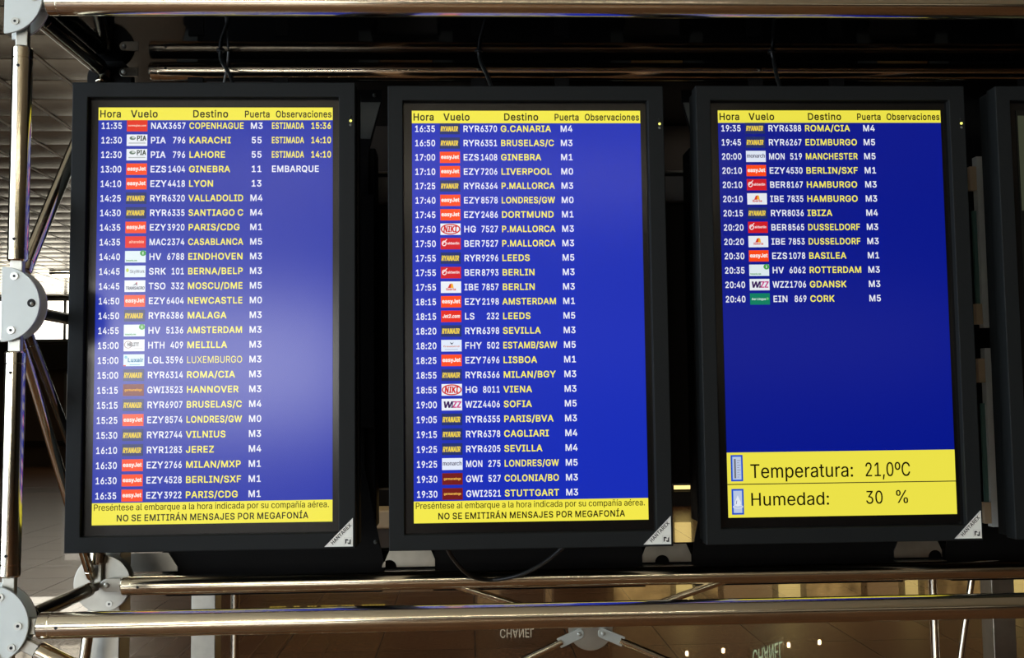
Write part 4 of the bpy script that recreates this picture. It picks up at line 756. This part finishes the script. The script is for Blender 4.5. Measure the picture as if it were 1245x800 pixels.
    for tx, x0, x1, c in (('Hora', .0022, .056, .0185), ('Vuelo', .078, .145, .0185), ('Destino', .2283, .3169, .0185), ('Puerta', .3552, .4190, .0172), ('Observaciones', .4319, .5708, .0172)):
        put_text(mb, tx, X+x0, Z+.9935, c, INK, 'B' if tx in ('Puerta', 'Observaciones') else 'B', width=x1-x0, y=ty)
    mb.build('header_bar', sc)
    for i, row in enumerate(rows.split('\n')):
        head, *rest = row.split('|'); tm, lg, code, num, dest = head.split(' ', 4)
        zc = Z+.9728-.03613*i; base = zc-.0082; cap = .0164
        def cell(name, *args, **kw):
            q = MB()
            put_text(q, *args, y=ty, **kw); return q.build(name, sc)
        cell('departure_time', tm, X+.0062, base, cap, WH, width=.0525)
        q = MB(); put_text(q, code, X+.1264, base, cap, WH, width=min(CODEW, CODEW*text_width(code)/text_width('RYR')), y=ty)
        put_text(q, num, X+.2132, base, cap, WH, align='r', width=.0109*len(num), y=ty); q.build('flight_number', sc)
        cell('destination', dest, X+.2202, base, cap, YE, 'R' if dest in ('LUXEMBURGO',) else 'B', sq=.93, maxw=.135)
        if rest: cell('gate', rest[0], X+.3862, base, cap, WH, align='c', sq=.88)
        if len(rest) > 1:
            wh = rest[1] == 'EMBARQUE'
            cell('remark', rest[1], X+.4222, base, cap, WH if wh else YE, width=.118 if wh else .0805)
        if len(rest) > 2: cell('expected_time', rest[2], X+.5700, base, cap, YE, align='r', width=.0515)
        logo(lg, X+.0692, zc-.0142, bl, k, sc)
    if kind == 'notice':
        mb = bar(0, .0525, Y_, 'f')
        put_text(mb, 'Preséntese al embarque a la hora indicada por su compañía aérea.', X+.0035, Z+.0345, .0152, INK, 'R', width=.562, y=ty, heavy=.012)
        put_text(mb, 'NO SE EMITIRÁN MENSAJES POR MEGAFONÍA', X+.0575, Z+.0085, .0158, INK, 'B', width=.458, y=ty)
        mb.build('notice_bar', sc)
    else:
        mb = bar(0, .1590, Y_, 'f'); z0 = Z+.0800
        mb.add([(X, ty, z0), (X+SW, ty, z0), (X+SW, ty, z0+.0022), (X, ty, z0+.0022)], [(0, 1, 2, 3)], pix((20, 20, 20), k))
        put_text(mb, 'Temperatura:', X+.0560, Z+.0955, .0345, INK, 'R', width=.261, y=ty, heavy=.012); put_text(mb, '21,0ºC', X+.3430, Z+.0955, .0345, INK, 'R', width=.117, y=ty, heavy=.012)
        put_text(mb, 'Humedad:', X+.0545, Z+.0278, .0320, INK, 'R', width=.200, y=ty, heavy=.012); put_text(mb, '30', X+.3430, Z+.0285, .0320, INK, 'R', width=.046, y=ty, heavy=.012); put_text(mb, '%', X+.4165, Z+.0290, .0320, INK, 'R', width=.038, y=ty, heavy=.012)
        wb = mb.build('weather_bar', sc)
        def icon(z0, z1, name):
            q = MB(); a, b_ = X+.0092, X+.0392; d = .0048
            for m_, e_, yy in ((pix((22, 70, 200), k), 0, ty), (pix((110, 150, 232), k), .0034, ty-.0003), (pix((190, 204, 232), k), d, ty-.0006)):
                q.add([(a+e_, yy, z0+e_), (b_-e_, yy, z0+e_), (b_-e_, yy, z1-e_), (a+e_, yy, z1-e_)], [(0, 1, 2, 3)], m_)
            return q, a, b_, ty-.0009
        q, a, b_, yy = icon(Z+.0885, Z+.1530, 't'); gr = pix((110, 112, 122), k)
        q.add([(a+.0080, yy, Z+.0960), (a+.0125, yy, Z+.0960), (a+.0125, yy, Z+.1435), (a+.0080, yy, Z+.1435)], [(0, 1, 2, 3)], gr)
        for i in range(8):
            zz = Z+.0985+i*.0058; e_ = .0085 if i % 2 else .0050
            q.add([(a+.0155, yy, zz), (a+.0155+e_, yy, zz), (a+.0155+e_, yy, zz+.0010), (a+.0155, yy, zz+.0010)], [(0, 1, 2, 3)], gr)
        q.build('thermometer_icon', sc)
        q, a, b_, yy = icon(Z+.0072, Z+.0700, 'd'); wh = pix((232, 238, 250), k); cx = (a+b_)/2; zc = Z+.036
        pts = [(cx, zc+.0185)]+[(cx+.0078*math.cos(math.radians(r_)), zc-.0005+.0078*math.sin(math.radians(r_))) for r_ in range(155, 386, 10)]
        q.add([(p[0], yy, p[1]) for p in pts], [tuple(range(len(pts)))], wh)
        q.add([(cx-.005, yy-.0002, zc-.003), (cx-.0036, yy-.0002, zc-.003), (cx-.0018, yy-.0002, zc+.006), (cx-.003, yy-.0002, zc+.006)], [(0, 1, 2, 3)], pix((22, 50, 140), k))
        n = 24; vs = []
        for i in range(n): an = 2*math.pi*i/n; vs += [(cx+.0128*math.cos(an), yy-.0001, Z+.0265+.0046*math.sin(an)), (cx+.0110*math.cos(an), yy-.0001, Z+.0265+.0032*math.sin(an))]
        q.add(vs, [(2*i, 2*((i+1) % n), 2*((i+1) % n)+1, 2*i+1) for i in range(n)], wh)
        q.build('droplet_icon', sc)
    return t
Z0 = 1.3088
board(0, Z0+.008, 'leftmost portrait departures screen, hazy with reflected light, first flight 11:35 COPENHAGUE', (24, 46, 168), 1.0, BOARD1, 'notice')
board(.7690, Z0, 'middle portrait departures screen, full list starting with 16:35 G.CANARIA', (16, 42, 182), 1.0, BOARD2, 'notice')
board(1.5393, Z0+.001, 'portrait departures screen with half empty list above yellow temperature and humidity panel', (0, 20, 142), .93, BOARD3, 'weather')
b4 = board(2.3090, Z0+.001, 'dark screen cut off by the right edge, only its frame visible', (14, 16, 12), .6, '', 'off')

# ------------------------------------------------------------------ cables
def curve_pts(p, n=28):
    """smooth path through the given points"""
    p = [Vector(q) for q in p]; out = []
    for i in range(len(p)-1):
        a, b_, c, d = p[max(i-1, 0)], p[i], p[i+1], p[min(i+2, len(p)-1)]
        for s in range(n):
            t = s/n; out.append(.5*((2*b_)+(c-a)*t+(2*a-5*b_+4*c-d)*t*t+(3*b_-a-3*c+d)*t**3))
    return out+[p[-1]]
ROOF = ZT+.0285
for k, (hx, ex, nm) in enumerate(((.249, .322, 'leftmost'), (.940, .984, 'middle'), (1.742, 1.739, 'right hand'))):
    mb = MB(); zt = 2.3935+(.008 if k == 0 else 0)
    mb.sweep(curve_pts([(hx, .195, ROOF-.002), (hx+.004, .190, ROOF-.03), (hx+(ex-hx)*.5, .15, ROOF-.085), (ex, .082, zt-.02)]), .0054, M['cable'])
    mb.cyl((hx, .195, ROOF-.004), (hx, .195, ROOF-.0010), .011, M['cable'], 16)
    tag(mb.build('power_cable', smooth=True), ('black cable dropping from the canopy to the top of the %s departure board' if k < 2 else 'black cable from the canopy to the board with the temperature panel') % ((nm,) if k < 2 else ()), 'cable', 'cables above the boards')
mb = MB(); mb.sweep(curve_pts([(.268, .200, ROOF-.003), (.268, .18, ROOF-.06), (.276, .085, 2.385)]), .0028, M['cable_white'])
tag(mb.build('thin_cable', smooth=True), 'thin pale cable beside the black one above the leftmost board', 'cable', 'cables above the boards')
mb = MB(); mb.sweep(curve_pts([(.843, .060, 1.25), (.862, .10, 1.208), (.905, .20, 1.148), (.964, .242, 1.1290), (1.04, .20, 1.150), (1.10, .11, 1.198), (1.15, .06, 1.25)]), .0052, M['cable'])
tag(mb.build('power_cable', smooth=True), 'black cable sagging in a loop under the middle departure board', 'cable')

# ------------------------------------------------------------------ shops and seats far behind
SY = 13.0
shop = thing('lit_shop', 'golden lit shop front glimpsed behind the boards on the right', 'shop', (7.5, SY+.3, 0))
mb = MB(); mb.box((3.0, SY, 0), (13, SY+.2, .22), M['dark_wall']); mb.build('plinth', shop)
mb = MB(); mb.box((3.0, SY, 1.62), (13, SY+.3, 3.4), M['wall']); mb.build('fascia', shop)
x = 3.05
for i, (wd, mt) in enumerate(((.85, 'shop_glow'), (.26, 'shop_bright'), (.30, 'shop_glow'), (.75, 'shop_beige'), (.35, 'shop_bright'), (.85, 'shop_glow'), (.5, 'shop_beige'), (.22, 'shop_bright'), (1.1, 'shop_glow'), (.45, 'shop_bright'), (.8, 'shop_beige'), (.9, 'shop_glow'), (.8, 'shop_beige'))):
    mb = MB(); mb.box((x, SY+.05, .25), (x+wd, SY+.10, 1.60), M[mt]); pn = mb.build('display_window', shop)
    mb = MB(); mb.box((x+wd, SY, .22), (x+wd+.08, SY+.15, 1.62), M['dark_wall']); mb.build('mullion', shop)
    x += wd+.08
for i, px_ in enumerate((825, 852, 880, 891, 906)):
    xx = .9055+(px_-570)/1250*(15.4+i*.9); mb = MB(); q = Vector((xx, SY-.35+i*.0, 2.06-.03*i)); mb.lathe(q+Vector((0, 0, .06)), q, [(0, .022), (.05, .022), (.06, .014)], M['lamp'], 14)
    mb.cyl(q+Vector((0, 0, .06)), q+Vector((0, .34, .06)), .012, M['frame'], 8); mb.build('downlight', shop)
# two lit shop names
def sign(px_, z, h, text, glow, label, yaw, wd):
    c = Vector((.9055+(px_-570)/1250*(14.55 if yaw else 15.5), SY-.98 if yaw else SY, z)); t = thing('shop_sign', label, 'sign', c)
    ux, uy = math.cos(math.radians(yaw)), math.sin(math.radians(yaw))
    fr = lambda u, yy, v_: (c.x+ux*u-uy*yy, c.y+uy*u+ux*yy, c.z+v_)
    mb = MB(); vs = [fr(u, yy, v_) for v_ in (-.05, h+.06) for yy in (.01, .05) for u in (-.06, wd+.06)]
    mb.add(vs, [(0, 1, 5, 4), (3, 2, 6, 7), (1, 3, 7, 5), (2, 0, 4, 6), (4, 5, 7, 6), (0, 2, 3, 1)], M['beam']); mb.build('sign_board', t)
    mb = MB(); put_text(mb, text, 0, 0, h, glow, 'R', width=wd, y=0, frame=fr); mb.build('lettering', t)
sign(908, 1.92, .25, 'CHANEL', M['sign_green'], 'pale green lit shop name on the right, seen mirrored in the floor', 42, .80)
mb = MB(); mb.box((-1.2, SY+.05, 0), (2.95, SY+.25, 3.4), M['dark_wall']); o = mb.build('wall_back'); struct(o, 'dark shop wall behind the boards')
sign(604, 1.76, .13, 'CHANEL', M['sign_white'], 'warm white lit shop name low in the middle, seen mirrored in the floor', 0, .52)
for px0, px1, z0, z1, mt, lb in ((578, 604, .25, 1.60, 'shop_beige', 'pale lit advertising panel behind the middle board'), (660, 668, .3, 1.6, 'shop_beige', 'slim pale lit panel right of the middle advertising panel')):
    xa, xb = (.9055+(p-570)/1250*15.4 for p in (px0, px1)); mb = MB(); mb.box((xa, SY-.02, z0), (xb, SY+.04, z1), M[mt])
    t = thing('light_panel', lb, 'light panel', ((xa+xb)/2, SY, z0)); mb.build('lit_face', t)
    mb = MB(); frame_ring(mb, (xa-.03, z0-.03, xb+.03, z1+.03), (xa, z0, xb, z1), SY-.03, SY+.04, M['frame']); mb.build('frame', t)
bn = thing('bench', 'pale stone bench seen through the gap left of the middle board', 'bench', (-.1, 9, 0))
mb = MB(); mb.box((-1.5, 8.8, .24), (1.3, 9.3, .44), M['beige']); mb.build('seat', bn, bevel=.02)
mb = MB(); mb.box((-1.3, 8.9, 0), (1.1, 9.2, .239), M['wall']); mb.build('base', bn)
ys = thing('yellow_sign', 'small row of yellow lit letters far behind the left board, seen mirrored in the floor', 'sign', (-1.2, SY, 1.33))
mb = MB(); mb.box((-2.2, SY-.02, 1.30), (-.2, SY+.05, 1.50), M['beam']); mb.build('sign_board', ys)
mb = MB()
for i in range(34):
    if i not in (5, 6, 9, 10, 14, 20, 25, 26): xx = -2.05+i*.05; mb.box((xx, SY-.03, 1.36), (xx+.036, SY-.021, 1.36+random.choice((.05, .08, .10))), M['sign_yellow'])
mb.build('lit_strip', ys)
# ------------------------------------------------------------------ unseen ceiling lamps; the square ones are added to brighten floor, bench and wall
for k, (x, y, sx, sy) in enumerate([(-4.2+2.4*i, -11.0, 1.1, .12) for i in range(4)]+[(-1.5+3.2*i, 4.5, .3, .3) for i in range(4)]+[(-1.5+3.2*i, 9.3, .3, .3) for i in range(4)]+[(-.2, 7.4, .3, .3), (-8.1, 21.0, .3, .3), (-5.1, 17.1, .3, .3)]):
    strip = sy < .2
    t = thing('unseen_ceiling_lamp', ('long strip lamp in the ceiling behind the viewer' if strip else 'added square lamp in the hall ceiling, out of view, brightening the hall'), 'lamp', (x, y, HZ-.05), 'strip lamps behind the viewer' if strip else 'added square lamps')
    mb = MB(); frame_ring(mb, (x-sx-.03, y-sy-.03, x+sx+.03, y+sy+.03), (x-sx, y-sy, x+sx, y+sy), 0, .05, M['frame'])
    mb.v = [(a, c, HZ-.075+b_) for a, b_, c in mb.v]; mb.build('lamp_frame', t)
    mb = MB(); mb.box((x-sx, y-sy, HZ-.07), (x+sx, y+sy, HZ-.045), M['strip_lamp' if strip else 'unseen_ceiling_lamp']); mb.build('diffuser', t)
